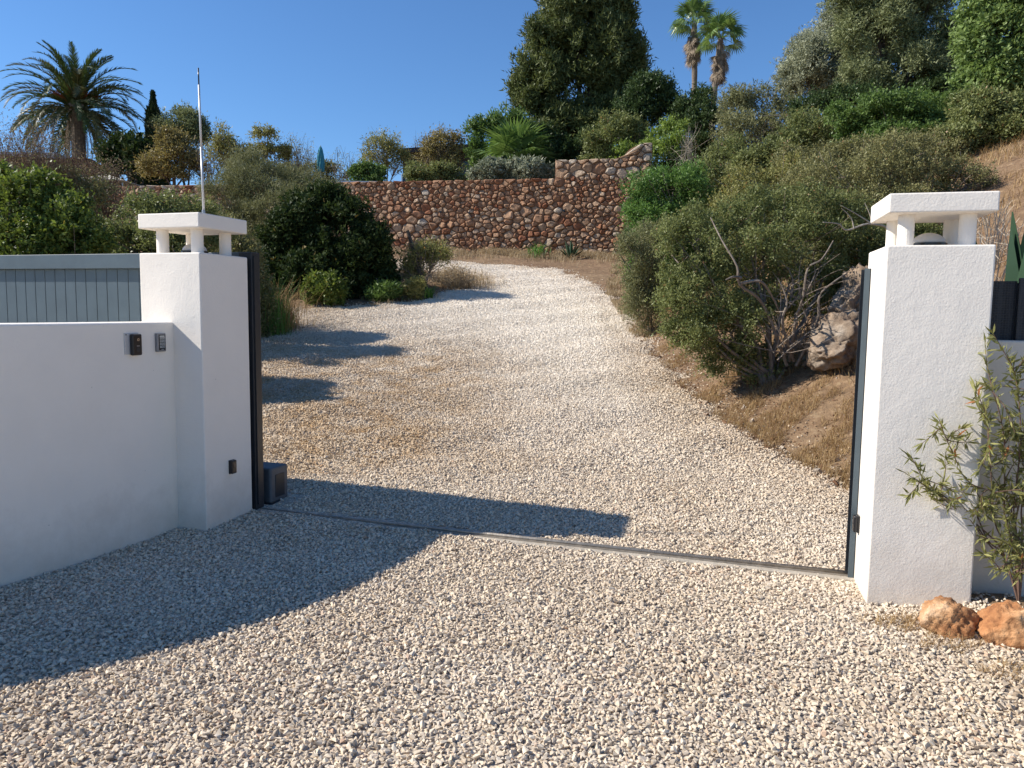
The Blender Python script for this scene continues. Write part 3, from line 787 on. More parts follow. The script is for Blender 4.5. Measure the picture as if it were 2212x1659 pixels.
# stones: a relaxed cell pattern of variable size, then every cell becomes a proud rounded stone
rg = np.random.default_rng(42)
def z_low(u):
    x, y, _ = wp(u, .1, 0); return h1(x, y) - .12
def sizef(u, z):
    up_ = z - TOPW
    if up_ > .02 and u > -3.28: return .30 if up_ < .40 else .17
    band = .125 + .085 * (math.sin(z * 2.9 + .5) * .5 + .5) * (.6 + .4 * math.sin(u * 1.3))
    return band
cand = []
cell = {}
for u, z, r_ in [(-3.13, TOPW + .16, .30), (-3.17, TOPW + .47, .24), (-3.15, TOPW - .16, .26), (-3.42, TOPW - .12, .22), (-.14, TOPW + .3, .28), (-.13, TOPW + .62, .26), (-.15, TOPW + .9, .24), (-.14, TOPW - .05, .28)]:
    cell.setdefault((int(u * 2.5), int(z * 2.5)), []).append((u, z, r_)); cand.append((u, z, r_))
for _ in range(44000):
    u = rg.uniform(-15.5, 0) if rg.random() < .9 else rg.uniform(-21.5, -15.5)
    zt_ = float(wtop(u)); zl = zb(wp(u, 0, 0)[1]) - .1
    z = rg.uniform(zl, zt_ - .04)
    r_ = sizef(u, z) * rg.choice([.75, .95, 1.15, 1.5], p=[.3, .38, .22, .10])
    key = (int(u * 2.5), int(z * 2.5)); good = True
    for i_ in (-1, 0, 1):
        for j_ in (-1, 0, 1):
            for (u2, z2, r2) in cell.get((key[0] + i_, key[1] + j_), ()):
                if ((u - u2) * .76) ** 2 + (z - z2) ** 2 < ((r_ + r2) * .5) ** 2: good = False; break
            if not good: break
        if not good: break
    if good:
        cell.setdefault(key, []).append((u, z, r_)); cand.append((u, z, r_))
S = np.array(cand)
def clip_poly(poly, p, nrm_):
    out = []
    for i in range(len(poly)):
        a_, b_ = poly[i], poly[(i + 1) % len(poly)]
        da, db = (a_ - p) @ nrm_, (b_ - p) @ nrm_
        if da <= 0: out.append(a_)
        if da * db < 0: out.append(a_ + (b_ - a_) * da / (da - db))
    return out
AN = np.array([.76, 1.])
SA = S[:, :2] * AN
stones = []
for i in range(len(S)):
    c_ = SA[i]; d = SA - c_; d2 = (d ** 2).sum(1); idx = np.argsort(d2)[1:18]
    poly = [c_ + np.array(v) for v in ((-.5, -.5), (.5, -.5), (.5, .5), (-.5, .5))]
    ri = S[i, 2]
    raised = S[i, 1] > TOPW and S[i, 0] > -3.28
    for j in idx:
        if raised and S[j, 0] < -3.28: continue
        dv = d[j]; ln = math.sqrt(d2[j]); f_ = .5 + .5 * (ri ** 2 - S[j, 2] ** 2) / (d2[j] * 2.2); f_ = min(max(f_, .3), .7)
        poly = clip_poly(poly, c_ + dv * f_, dv / ln)
        if len(poly) < 3: break
    if len(poly) < 3: continue
    P = np.array(poly) / AN
    if raised: P[:, 0] = np.maximum(P[:, 0], -3.279)
    P[:, 0] = np.minimum(P[:, 0], .01)
    zt_ = wtop(P[:, 0]) - .005 + .0 * P[:, 0]
    P[:, 1] = np.minimum(P[:, 1], zt_ + .012 * rg.normal(size=len(P))); P[:, 0] = np.minimum(P[:, 0], .01)
    if S[i, 0] > -3.28: 
        if S[i, 1] > TOPW: P[:, 0] = np.maximum(P[:, 0], -3.279)
    else: P[:, 1] = np.minimum(P[:, 1], TOPW + .012)
    cc = P.mean(0)
    e = np.roll(P, -1, 0) - P
    area = .5 * abs(np.sum(P[:, 0] * np.roll(P[:, 1], -1) - np.roll(P[:, 0], -1) * P[:, 1]))
    if area < .004: continue
    # round the corners, pull in for the joint
    Q = np.concatenate([np.stack([P + .16 * e, P + .84 * e], 1).reshape(-1, 2)]) + rg.normal(size=(2 * len(P), 2)) * .006
    if len(Q) > 12: Q = Q[np.sort(rg.choice(len(Q), 12, replace=False))]
    sz = math.sqrt(area); jf = 1 - min(.012 / sz, .12) - .015
    stones.append((cc, cc + (Q - cc) * jf, area, sz, S[i]))
def stone_mesh(cc, Q, sz, rs):
    k_ = len(Q); pr_ = rs.uniform(.2, 1.) * min(.065, .30 * sz) + .012
    tilt = rs.normal(0, .2, 2)
    ring2 = cc + (Q - cc) * rs.uniform(.84, .97, (k_, 1)); ring3 = cc + (Q - cc) * rs.uniform(.42, .72, (k_, 1))
    V_ = [wp(q_[0], -.06, q_[1]) for q_ in Q] + [wp(q_[0], pr_ * .58 + (q_ - cc) @ tilt * .7, q_[1]) for q_ in ring2] + [wp(q_[0], pr_ * rs.uniform(.85, 1.1) + (q_ - cc) @ tilt, q_[1]) for q_ in ring3]
    F_ = [(i, (i + 1) % k_, k_ + (i + 1) % k_, k_ + i) for i in range(k_)] + [(k_ + i, k_ + (i + 1) % k_, 2 * k_ + (i + 1) % k_, 2 * k_ + i) for i in range(k_)] + [tuple(range(2 * k_, 3 * k_))]
    a_ = np.cross(np.append(Q[1] - Q[0], 0), np.append(Q[2] - Q[1], 0))[2]
    return V_, (F_ if a_ < 0 else [f_[::-1] for f_ in F_])
def stone_tint(u, z):
    if z > TOPW - .02 and u > -3.3: return float(np.clip(rg.normal(.72, .2), 0, 1))
    if u < -12: return float(np.clip(rg.normal(.55, .25), 0, 1))
    base = .36 if z > 5.2 else .46
    return float(np.clip(rg.normal(base, .22), 0, 1))
vis = [s_[2] if (-13.2 < s_[4][0]) and s_[4][1] > 3.5 else (0.3 * s_[2]) for s_ in stones]
order = np.argsort(vis)[::-1]
rest = MB()
for rank, i in enumerate(order):
    cc, Q, area, sz, s_ = stones[i]
    V_, F_ = stone_mesh(cc, Q, sz, rg); tn = stone_tint(*s_[:2])
    if rank < 299: MB().add(V_, F_, tn).build('stone', M['stone'], t)
    else: rest.add(V_, F_, tn)
tag(rest.build('small_stones', M['stone'], t), kind='stuff')
# weep holes
for u, z in ((-7.35, 5.02), (-6.3, 4.98), (-2.95, 5.02), (-2.45, 5.0)):
    MB().tube([wp(u, -.05, z), wp(u, .075, z)], .04, 10).build('drain_pipe', M['black'], t)

# ================================================================== VEGETATION
def at(px, py, d):
    """point at distance d in front of the gate camera's y origin for a spot in the 2212 px survey picture"""
    v = _fw + (px - 1106) / F * _r2 - (py - 829.5) / F * _u2
    return np.array([v.x, v.y, v.z]) * (d / v.y) + np.array([0, 0, CAMZ])

def leaf_quads(P, ax, nm, Ln, Wd, tri=False):
    side = nrm(np.cross(ax, nm))
    Ln = Ln[:, None]; Wd = Wd[:, None]
    if tri: return np.stack([P - side * Wd * .5, P + side * Wd * .5, P + ax * Ln], 1)
    up_ = nrm(np.cross(side, ax))
    return np.stack([P, P + ax * Ln * .45 + side * Wd * .5 + up_ * Wd * .12, P + ax * Ln, P + ax * Ln * .45 - side * Wd * .5 + up_ * Wd * .12], 1)

def bez(a, b, bend, k=4):
    a, b = np.asarray(a, float), np.asarray(b, float); m_ = (a + b) / 2 + bend
    t_ = np.linspace(0, 1, k)[:, None]
    return (1 - t_) ** 2 * a + 2 * t_ * (1 - t_) * m_ + t_ ** 2 * b

def plant(name, label, cat, depth, lobes, mat, n, leaf=(.05, .02), wood='twig', twigs=40, clump=36, spread=.11, sub=9, up=.25, outw=.7, group=None, base=None, trunk=.05, tri=False, seed=1, inner=.16, rmin=.70, subr=(.34, .52), twr=.007, stem=None, rough=.16, stems=1, ground=None, keepout=None, skirt=None):
    rg = np.random.default_rng(seed)
    leaf = (leaf[0] * 1.28, leaf[1] * 1.65)
    tri = tri or depth > 17
    if skirt is None: skirt = 'tree' not in name
    LB = []
    for lb in lobes:
        px, py, rx, ry = lb[:4]; dd = lb[4] if len(lb) > 4 else 0.
        d = depth + dd; s_ = d / F; c_ = at(px, py, d); rd = lb[5] if len(lb) > 5 else (rx + ry) / 2 * s_ * .9
        LB.append((*c_, rx * s_, rd, ry * s_))
    if skirt:
        for c in list(LB):
            g_ = h1(c[0], c[1]); bot_ = c[2] - c[5] * .8
            if .12 < bot_ - g_ < 2.6:
                LB.append((c[0] + rg.normal() * .1 * c[3], c[1], (bot_ + g_) / 2 + .05, c[3] * .88, c[4] * .85, (bot_ - g_) / 2 + .45 * c[5]))
        n = int(n * 1.3)
    LB = np.array(LB)
    if base is None: bx, by = LB[:, 0].mean(), LB[:, 1].mean()
    else: bx, by = base
    bz = h1(bx, by) if ground is None else ground
    root = thing(name, (bx, by, bz), label, cat, group)
    # sub-lobes give the crown its lumps
    SL = []
    for c in LB:
        SL.append((*c[:3], *(c[3:] * .80)))
        for _ in range(sub):
            u = nrm(rg.normal(size=3)); u[2] = u[2] * .8 + .12; u = nrm(u)
            f = rg.uniform(*subr); SL.append((*(c[:3] + u * c[3:] * (1 - f * .72)), *(c[3:] * f * rg.uniform(.8, 1.15, 3))))
    SL = np.array(SL)
    wgt = SL[:, 3] * SL[:, 4] + SL[:, 4] * SL[:, 5] + SL[:, 3] * SL[:, 5]; wgt[::sub + 1] *= .45; wgt /= wgt.sum()
    m_ = max(8, int(n / clump * 2.2))
    li = rg.choice(len(SL), m_, p=wgt); u = nrm(rg.normal(size=(m_, 3)))
    u[:, 2] = np.where(u[:, 2] < -.55, -u[:, 2], u[:, 2])
    rad = rmin + (1 - rmin) * rg.random(m_) ** .5
    ins = rg.random(m_) < inner; rad[ins] = rg.uniform(.15, .7, ins.sum())
    rad *= 1 + rough * wob(u * 2 + SL[li, :3], 3., seed + 3)
    T = SL[li, :3] + u * rad[:, None] * SL[li, 3:]
    # drop tips buried deep inside other lobes
    dep = np.min(np.linalg.norm((T[:, None, :] - LB[None, :, :3]) / LB[None, :, 3:], axis=-1), axis=1)
    k_ = (dep > .5) | (rg.random(m_) < .3)
    gzz = ht(T[:, 0], T[:, 1]) if ground is None else np.full(m_, ground)
    k_ &= T[:, 2] > gzz + .02
    if keepout is not None: k_ &= ~keepout(T)
    T, u = T[k_], u[k_]
    if len(T) > n // clump: T, u = T[:n // clump], u[:n // clump]
    d0 = nrm(u * outw + np.array([0, 0, up]) + rg.normal(size=u.shape) * .35)
    # leaves along short twigs at each tip
    tt = np.repeat(np.arange(len(T)), clump); q = rg.random(len(tt))
    sp = spread * np.repeat(rg.uniform(.6, 1.35, len(T)), clump)
    P = T[tt] + d0[tt] * ((q - .55) * 2.1 * sp)[:, None] + rg.normal(size=(len(tt), 3)) * (sp * .42)[:, None]
    ax = nrm(d0[tt] * .8 + rg.normal(size=P.shape) * .75)
    nm = nrm(u[tt] * .5 + np.array([0, 0, .45]) + rg.normal(size=P.shape) * .7)
    Ln = leaf[0] * rg.uniform(.65, 1.3, len(P)); Wd = leaf[1] * rg.uniform(.7, 1.25, len(P))
    tn = np.clip(.42 * np.repeat(rg.random(len(T)), clump) + .38 * rg.random(len(P)) + .2 * np.repeat(.5 + .5 * wob(T, 2.6, seed + 8), clump), 0, 1)
    tn = np.where(rg.random(len(P)) < .012, .99, tn * .92)
    quads_mesh('crown', leaf_quads(P, ax, nm, Ln, Wd, tri), mat, root, tn, 3 if tri else 4)
    # wood
    wb = MB(); B = np.array([bx, by, bz - .08])
    for si in range(stems):
        o_ = np.array([rg.normal(), rg.normal(), 0]) * trunk * (1.5 if stems > 1 else 0)
        for j, c in enumerate(LB):
            if stems > 1 and (j % stems) != si and len(LB) >= stems: continue
            e_ = c[:3] + rg.normal(size=3) * c[3:] * .15
            fork = B + o_ + (np.array([c[0], c[1], c[2]]) - B) * rg.uniform(.18, .35); fork[:2] = B[:2] + (fork[:2] - B[:2]) * .45
            path = np.concatenate([bez(B + o_, fork, rg.normal(size=3) * .04, 3)[:-1], bez(fork, e_, np.array([0, 0, -.08 * np.linalg.norm(e_ - fork)]) + rg.normal(size=3) * .06 * np.linalg.norm(e_ - fork), 5)])
            r_ = trunk * np.linspace(1, .28, len(path)) * (1 if j == 0 else .8)
            wb.tube(path, r_, 7, tint=rg.random())
    if twigs:
        for i in rg.choice(len(T), min(twigs, len(T)), replace=False):
            j = np.argmin(np.linalg.norm((T[i] - LB[:, :3]) / LB[:, 3:], axis=1)); c = LB[j]
            s0 = c[:3] + (B - c[:3]) * rg.uniform(0, .5) if rg.random() < .6 else c[:3] + rg.normal(size=3) * .3 * c[3:]
            Lt = np.linalg.norm(T[i] - s0)
            wb.tube(bez(s0, T[i] + d0[i] * spread * (.9 if rg.random() < .6 else 2.0), np.array([0, 0, -.1 * Lt]) + rg.normal(size=3) * .1 * Lt, 5), np.linspace(twr * 1.5, twr * .45, 5), 3, cap=False, tint=rg.random())
    wb.build('trunk', M[wood], root)
    return root

def bare_twigs(mb, B, tips, rg, r0=.012, bend=.12, sides=3):
    for T in tips:
        L_ = np.linalg.norm(T - B); pth = bez(B, T, rg.normal(size=3) * bend * L_ + np.array([0, 0, .08 * L_]), 6)
        mb.tube(pth, np.linspace(r0, r0 * .3, 6), sides, cap=False, tint=rg.random())
        for _ in range(3):
            i = rg.integers(2, 5); e_ = pth[i] + nrm(pth[5] - pth[2] + rg.normal(size=3) * .6 * L_) * L_ * rg.uniform(.12, .3)
            mb.tube(bez(pth[i], e_, rg.normal(size=3) * .04 * L_, 4), np.linspace(r0 * .5, r0 * .18, 4), sides, cap=False, tint=rg.random())

def bare_bush(name, label, cat, depth, px, py0, rx, ry, n, mat, seed, r0=.010, leaves=None, group=None, base=None, ground=None):
    """leafless shrub: n stems fan out of the base towards an ellipse round (px, py0)"""
    rg = np.random.default_rng(seed); s_ = depth / F; c_ = at(px, py0, depth)
    bx, by = (c_[0], c_[1]) if base is None else base
    bz = h1(bx, by) if ground is None else ground
    root = thing(name, (bx, by, bz), label, cat, group); mb = MB()
    tips = []
    for _ in range(n):
        u = nrm(rg.normal(size=3)); u[2] = abs(u[2]) * 1.1 - .25
        tips.append(c_ + u * np.array([rx, (rx + ry) / 2, ry]) * s_ * rg.uniform(.55, 1.))
    bare_twigs(mb, np.array([bx, by, bz - .03]), tips, rg, r0)
    mb.build('twigs', M[mat], root)
    if leaves:
        n_l, mt, sz = leaves
        T = np.array(tips)[rg.integers(0, n, n_l)]; P = T + (np.array([bx, by, bz]) - T) * (rg.random((n_l, 1)) ** 1.5 * .6) + rg.normal(size=(n_l, 3)) * .16 * rx * s_
        P = P[P[:, 2] > bz + .05]
        quads_mesh('crown', leaf_quads(P, nrm(rg.normal(size=P.shape) + np.array([0, 0, .3])), nrm(rg.normal(size=P.shape) + np.array([0, 0, .6])), sz * rg.uniform(.7, 1.3, len(P)), sz * .45 * rg.uniform(.7, 1.3, len(P))), M[mt], root, rg.random(len(P)))
    return root

def blades(P, h, wd, rg, lean=.35, droop=.35):
    """grass blades as bent two-piece strips: (N,2 quads)"""
    n = len(P); a = rg.uniform(0, 6.28, n); d = np.stack([np.cos(a), np.sin(a), np.zeros(n)], -1); sd = np.stack([-np.sin(a), np.cos(a), np.zeros(n)], -1)
    hh = (h * rg.uniform(.5, 1.3, n))[:, None]; ll = (lean * rg.uniform(.2, 1.4, n))[:, None]; w_ = (wd * rg.uniform(.7, 1.3, n))[:, None]
    m_ = P + d * hh * ll * .45 + np.array([0, 0, 1.]) * hh * .6; e_ = P + d * hh * (ll + droop * ll) + np.array([0, 0, 1.]) * hh * rg.uniform(.65, 1., n)[:, None]
    return np.concatenate([np.stack([P - sd * w_, P + sd * w_, m_ + sd * w_ * .7, m_ - sd * w_ * .7], 1), np.stack([m_ - sd * w_ * .7, m_ + sd * w_ * .7, e_ + sd * w_ * .15, e_ - sd * w_ * .15], 1)])

def tuft(name, label, cat, px, py, d, n, h, spread, mat, seed, group=None, wd=.004, lean=.5, base=None):
    rg = np.random.default_rng(seed)
    if base is None: c_ = at(px, py, d); bx, by = c_[0], c_[1]
    else: bx, by = base
    root = thing(name, (bx, by, h1(bx, by)), label, cat, group)
    P = np.stack([bx + rg.normal(size=n) * spread, by + rg.normal(size=n) * spread, np.zeros(n)], -1); P[:, 2] = gz(P[:, 0], P[:, 1]) - .01
    Q = blades(P, h, wd, rg, lean); quads_mesh('blades', Q, M[mat], root, np.tile(rg.random(n), 2))
    return root

# ------------------------------------------------------------------ right bank: shrubs beside the drive
G1 = 'wild shrubs on the bank beside the drive'
R1 = plant('spreading_bush', 'large spreading lentisk bush with bare crooked branches, beside the pale rock', 'bush', 9.6,
      [(1500, 560, 88, 110), (1495, 665, 66, 72, -.1), (1575, 720, 105, 75, -.2), (1610, 540, 120, 105, .1), (1735, 545, 110, 90, .25), (1690, 470, 110, 70, .4), (1560, 640, 100, 95, .1), (1800, 480, 80, 75, .6), (1700, 790, 62, 40, -.1), (1650, 690, 90, 80, .55), (1760, 660, 75, 85, .6), (1510, 735, 60, 42, .0), (1600, 770, 70, 38, .1), (1570, 785, 75, 32, .15), (1650, 808, 60, 28, .1), (1725, 815, 45, 24, .0), (1452, 640, 42, 70, .1), (1470, 705, 45, 48, .1)],
      M['lentisk'], 104000, (.030, .011), 'twig', 120, 34, .075, 10, seed=21, base=(3.2, 9.55), trunk=.045, stems=5, group=G1, twr=.006, skirt=False,
      keepout=lambda T: (((T[:, 0] - 3.35) / .42) ** 2 + ((T[:, 2] - 1.25) / .34) ** 2 < 1) & (T[:, 1] < 9.6))
# bare crooked branches reaching out of it
rg = np.random.default_rng(77); mb = MB()
B0 = np.array([3.25, 9.4, h1(3.25, 9.4)])
for pts_ in ([(1700, 790, 9.4), (1650, 660, 9.1), (1598, 615, 8.85), (1592, 575, 8.8), (1560, 520, 8.9), (1535, 470, 9.1)], [(1598, 613, 8.85), (1640, 607, 8.8), (1665, 635, 8.95), (1690, 690, 9.2)], [(1600, 600, 8.85), (1585, 598, 8.75), (1568, 604, 8.7)],
             [(1705, 780, 9.4), (1720, 690, 9.15), (1735, 640, 9.0), (1745, 580, 8.95), (1775, 560, 9.0), (1800, 520, 9.1)], [(1720, 790, 9.35), (1765, 700, 9.1), (1770, 640, 9.0), (1800, 610, 9.0), (1830, 590, 9.1)],
             [(1715, 780, 9.35), (1690, 700, 9.05), (1700, 650, 8.95), (1680, 600, 9.0)], [(1735, 790, 9.4), (1790, 730, 9.2), (1815, 690, 9.2), (1850, 650, 9.2)]):
    w_ = np.array([at(*q_) for q_ in pts_]); cr = catmull(w_, 4); mb.tube(cr, np.linspace(.021, .006, len(cr)), 6, tint=rg.random())
for _ in range(70):
    s0 = at(rg.uniform(1670, 1760), rg.uniform(620, 780), rg.uniform(8.95, 9.4)); e_ = s0 + np.array([rg.normal() * .35, rg.normal() * .15, rg.uniform(-.05, .5)])
    mb.tube(bez(s0, e_, rg.normal(size=3) * .06, 5), np.linspace(.007, .002, 5), 3, cap=False, tint=rg.random())
mb.build('branches', M['twig'], R1)

plant('shrub', 'dense bright green shrub at the bend, in front of the stone wall end', 'shrub', 15.5,
      [(1450, 420, 95, 60), (1420, 500, 78, 70), (1490, 480, 85, 80, .3), (1395, 455, 50, 45, .2), (1460, 385, 70, 32, .3)], M['lentisk_green'], 42000, (.045, .015), 'twig', 30, 30, .10, 10, seed=22, base=(3.3, 15.6), trunk=.04, stems=3, group=G1)
plant('shrub', 'low grey-green feathery shrub on the verge at the foot of the bright green one', 'shrub', 14.2,
      [(1370, 560, 38, 65), (1395, 600, 40, 45), (1405, 540, 40, 60, .3)], M['feather'], 16000, (.05, .008), 'twig', 60, 26, .10, 7, seed=23, base=(2.55, 14.25), trunk=.02, stems=3, group=G1, up=.9)
plant('shrub', 'olive-brown thinning shrub with yellowing tips, above the spreading bush', 'shrub', 13.2,
      [(1620, 420, 75, 55), (1690, 405, 70, 60, .3), (1590, 455, 50, 40, -.3)], M['yellowgreen'], 22000, (.036, .013), 'twig', 90, 26, .09, 9, seed=24, trunk=.035, stems=3, group=G1, inner=.08)
plant('shrub', 'wide olive-green small-leaved shrub on the slope behind the boulder-side pillar', 'shrub', 11.6,
      [(1800, 400, 105, 75), (1900, 380, 100, 80, .2), (1990, 390, 95, 80, .3), (2080, 400, 70, 65, .3), (1850, 470, 110, 60, -.4), (1960, 460, 90, 50, -.4)], M['lentisk_b'], 68000, (.028, .011), 'twig', 140, 34, .075, 10, seed=25, trunk=.05, stems=4, group=G1)
plant('shrub', 'low dark shrub filling the gap under the wide olive-green one', 'shrub', 10.6, [(1905, 545, 75, 60), (1850, 560, 60, 60, -.2), (1990, 540, 70, 50, .3)], M['lentisk'], 22000, (.028, .011), 'twig', 60, 34, .075, 8, seed=26, trunk=.03, stems=3, group=G1)
bare_bush('dead_bush', 'dead leafless bush with long pale twigs behind the boulder-side pillar', 'bush', 8.2, 2140, 470, 90, 75, 26, 'twig_pale', 27, .009)
# pale branch crossing beside the right pillar cap
mb = MB()
t = thing('fallen_branch', tuple(at(1875, 520, 7.6) * np.array([1, 1, 0]) + np.array([0, 0, h1(*at(1875, 520, 7.6)[:2])])), 'bare pale forked branch reaching out past the lantern of the boulder-side pillar', 'branch')
b0 = np.array(t.location)
main = np.array([b0, b0 + np.array([.05, 0, .6]), at(1925, 530, 7.6), at(1885, 484, 7.5), at(1830, 497, 7.4), at(1812, 484, 7.35), at(1778, 480, 7.3)])
cr = catmull(main, 5); mb.tube(cr, np.linspace(.016, .004, len(cr)), 6)
for pts_ in ([(1885, 484, 7.5), (1878, 460, 7.5), (1868, 438, 7.5)], [(1845, 493, 7.42), (1838, 470, 7.4), (1818, 450, 7.35)], [(1885, 484, 7.5), (1850, 462, 7.5), (1815, 443, 7.5)]):
    cr = catmull(np.array([at(*q_) for q_ in pts_]), 4); mb.tube(cr, np.linspace(.007, .003, len(cr)), 5)
mb.build('wood', M['twig_pale'], t)

G2 = 'trees and shrubs up the hillside'
plant('shrub', 'grey-green tangled shrub with bare twigs sticking out of its top, below the fan palms', 'shrub', 21,
      [(1630, 290, 85, 60), (1690, 260, 70, 55, .5), (1590, 250, 45, 55, .8), (1650, 230, 60, 45, .6)], M['feather'], 26000, (.06, .02), 'twig', 160, 24, .13, 9, seed=31, trunk=.05, stems=3, group=G2, rough=.3, up=.5)
plant('shrub', 'mid green rounded shrub on the slope under the silvery olive tree', 'shrub', 18, [(1760, 300, 80, 55), (1850, 290, 70, 60, .3), (1700, 330, 60, 45, -.3)], M['lentisk'], 32000, (.05, .02), 'twig', 40, 30, .11, 9, seed=32, trunk=.05, group=G2)
plant('shrub', 'deep green leafy shrub below the large olive tree', 'shrub', 16.5, [(1930, 260, 100, 55), (2020, 250, 80, 55, .4), (1850, 250, 60, 45, .3), (1960, 310, 90, 40, -.4)], M['midgreen'], 36000, (.05, .022), 'twig', 40, 30, .11, 9, seed=33, trunk=.05, group=G2)
plant('shrub', 'small dark shrub at the foot of the bright broad-leaved tree', 'shrub', 14.5, [(2110, 250, 60, 50), (2190, 270, 60, 55, -.2), (2080, 290, 50, 30, -.2)], M['lentisk'], 22000, (.045, .02), 'twig', 30, 30, .10, 9, seed=34, trunk=.04, group=G2)
plant('olive_tree', 'silvery olive tree leaning out against the sky', 'tree', 25, [(1770, 150, 75, 85), (1740, 180, 50, 65, -.3), (1830, 80, 75, 75, .3), (1800, 210, 70, 50, -.3), (1855, 150, 60, 80, .4)], M['olive'], 76000, (.08, .022), 'bark_dark', 60, 30, .17, 9, seed=35, trunk=.13, group=G2, rough=.25)
plant('olive_tree', 'large grey-green olive tree with dark limbs showing through', 'tree', 21.5, [(1900, 90, 90, 90), (1990, 60, 95, 85, .3), (1960, 160, 90, 60, -.4), (1880, 0, 90, 80, .3), (2050, 130, 70, 80, .2), (2000, -40, 100, 70, .4), (1870, 180, 55, 50, -.3)], M['olive_g'], 110000, (.072, .021), 'bark_dark', 70, 30, .15, 9, seed=36, trunk=.14, group=G2, rough=.25)
plant('broadleaf_tree', 'bright green broad-leaved tree high on the slope above the net screen', 'tree', 16.5, [(2150, 100, 85, 90), (2200, 180, 70, 70, -.2), (2120, 190, 50, 50, -.2), (2200, 20, 90, 80, .3), (2280, 110, 80, 110, .2), (2140, 20, 60, 60, .2)], M['bay'], 62000, (.075, .032), 'bark_dark', 50, 26, .14, 9, seed=37, trunk=.11, group=G2)

# ------------------------------------------------------------------ terrace trees behind the wall (centre)
G3 = 'trees and shrubs above the stone wall'
plant('pine_tree', 'tall dense dark pine towering above the stepped end of the stone wall', 'tree', 35,
      [(1255, 60, 85, 75), (1320, 45, 50, 60, .5), (1195, 120, 80, 70, -.3), (1290, 130, 95, 80), (1350, 140, 42, 70, .5), (1165, 200, 58, 65, -.5), (1240, 210, 95, 80, -.4), (1330, 215, 62, 60, .2), (1290, 270, 100, 60, -.3), (1190, 290, 80, 55, -.5), (1250, 0, 80, 45)],
      M['pine'], 130000, (.17, .042), 'bark_dark', 40, 26, .25, 15, seed=41, trunk=.25, group=G3, subr=(.22, .40), rough=.55, up=.8)
plant('shrub', 'bright green leafy bush left of the pine, behind the young fan palm', 'bush', 32.5, [(1050, 290, 42, 45), (1085, 275, 45, 38, .3), (1035, 325, 28, 30, -.2), (1130, 300, 40, 50, .5)], M['midgreen'], 15000, (.11, .045), 'twig', 10, 24, .18, 9, seed=42, trunk=.06, group=G3)
plant('shrub', 'rounded grey-green evergreen right of the pine, against the sky', 'shrub', 31.5, [(1405, 215, 62, 48), (1375, 245, 45, 40, -.3), (1440, 240, 40, 50, .2)], M['holm'], 18000, (.09, .035), 'twig', 10, 26, .17, 10, seed=43, trunk=.07, group=G3)
plant('shrub', 'dark rounded evergreen under the pair of fan palms', 'shrub', 29.5, [(1505, 235, 46, 42), (1530, 275, 42, 45, -.2), (1480, 275, 38, 45, -.2)], M['holm'], 16000, (.085, .035), 'twig', 10, 26, .16, 9, seed=44, trunk=.07, group=G3)
plant('shrub', 'grey-green shrub in front of the pine just above the stepped wall end', 'shrub', 29.8, [(1330, 285, 48, 42), (1290, 315, 42, 28, -.2), (1370, 300, 35, 40)], M['lentisk'], 14000, (.08, .032), 'twig', 10, 26, .16, 9, seed=45, trunk=.05, group=G3)
plant('shrub', 'light green shrub beside the curved top of the wall', 'shrub', 28.3, [(1445, 295, 45, 38), (1410, 330, 32, 30, .2), (1475, 330, 45, 40, -.4), (1355, 335, 40, 22, .6)], M['lime'], 15000, (.075, .032), 'twig', 10, 26, .15, 9, seed=46, trunk=.05, group=G3)
plant('shrub', 'shaded dark shrub against the free end of the stone wall', 'shrub', 25.2, [(1445, 375, 50, 40), (1500, 360, 50, 45, -.5), (1540, 330, 45, 45, -1.5)], M['carob'], 16000, (.07, .03), 'twig', 12, 26, .14, 9, seed=47, trunk=.05, group=G3)
bare_bush('dead_bush', 'small upright dead bush of grey twigs among the shrubs right of the wall', 'bush', 22, 1490, 300, 16, 40, 26, 'twig_pale', 48, .010)
plant('hedge_shrub', 'silver-leaved clipped shrub on top of the wall, beneath the young fan palm', 'shrub', 28.3, [(1060, 370, 44, 24), (1035, 378, 22, 18)], M['silver'], 6500, (.075, .04), 'twig', 6, 18, .10, 9, seed=49, trunk=.03, group=G3, rmin=.8)
plant('hedge_shrub', 'silver-leaved clipped shrub on top of the wall, touching its stepped-up part', 'shrub', 28.0, [(1140, 370, 48, 25), (1170, 372, 24, 22)], M['silver'], 7000, (.075, .04), 'twig', 6, 18, .10, 9, seed=50, trunk=.03, group=G3, rmin=.8)
plant('small_tree', 'small twiggy olive-yellow tree right of the teal parasol', 'tree', 33, [(830, 325, 46, 34), (815, 350, 34, 27), (855, 350, 30, 28)], M['yellowgreen'], 5200, (.075, .028), 'twig', 170, 14, .20, 8, seed=51, trunk=.05, group=G3, inner=.05, rough=.55)
plant('shrub', 'low dark green cushion shrub along the wall top, below the olive-yellow tree', 'shrub', 30.3, [(800, 375, 38, 16), (770, 378, 22, 14)], M['midgreen'], 6000, (.08, .035), 'twig', 5, 20, .13, 7, seed=52, trunk=.03, group=G3)
plant('small_tree', 'golden-leaved small tree in front of the dark timber building', 'tree', 30.6, [(950, 322, 42, 34), (975, 305, 30, 22), (925, 345, 28, 30), (960, 360, 42, 24)], M['golden'], 6500, (.07, .030), 'twig', 190, 14, .19, 8, seed=53, trunk=.05, group=G3, inner=.06, rough=.55)
plant('shrub', 'grey-green shrub at the foot of the golden-leaved tree on the wall top', 'shrub', 29.6, [(930, 372, 40, 18), (975, 374, 36, 18), (895, 368, 22, 22)], M['lentisk'], 8500, (.07, .03), 'twig', 10, 22, .13, 8, seed=54, trunk=.03, group=G3)
bare_bush('bare_tree', 'bare violet-grey twiggy tree behind the golden-leaved one', 'tree', 37, 920, 310, 34, 26, 30, 'twig', 55, .014, (700, 'brownleaf', .07))
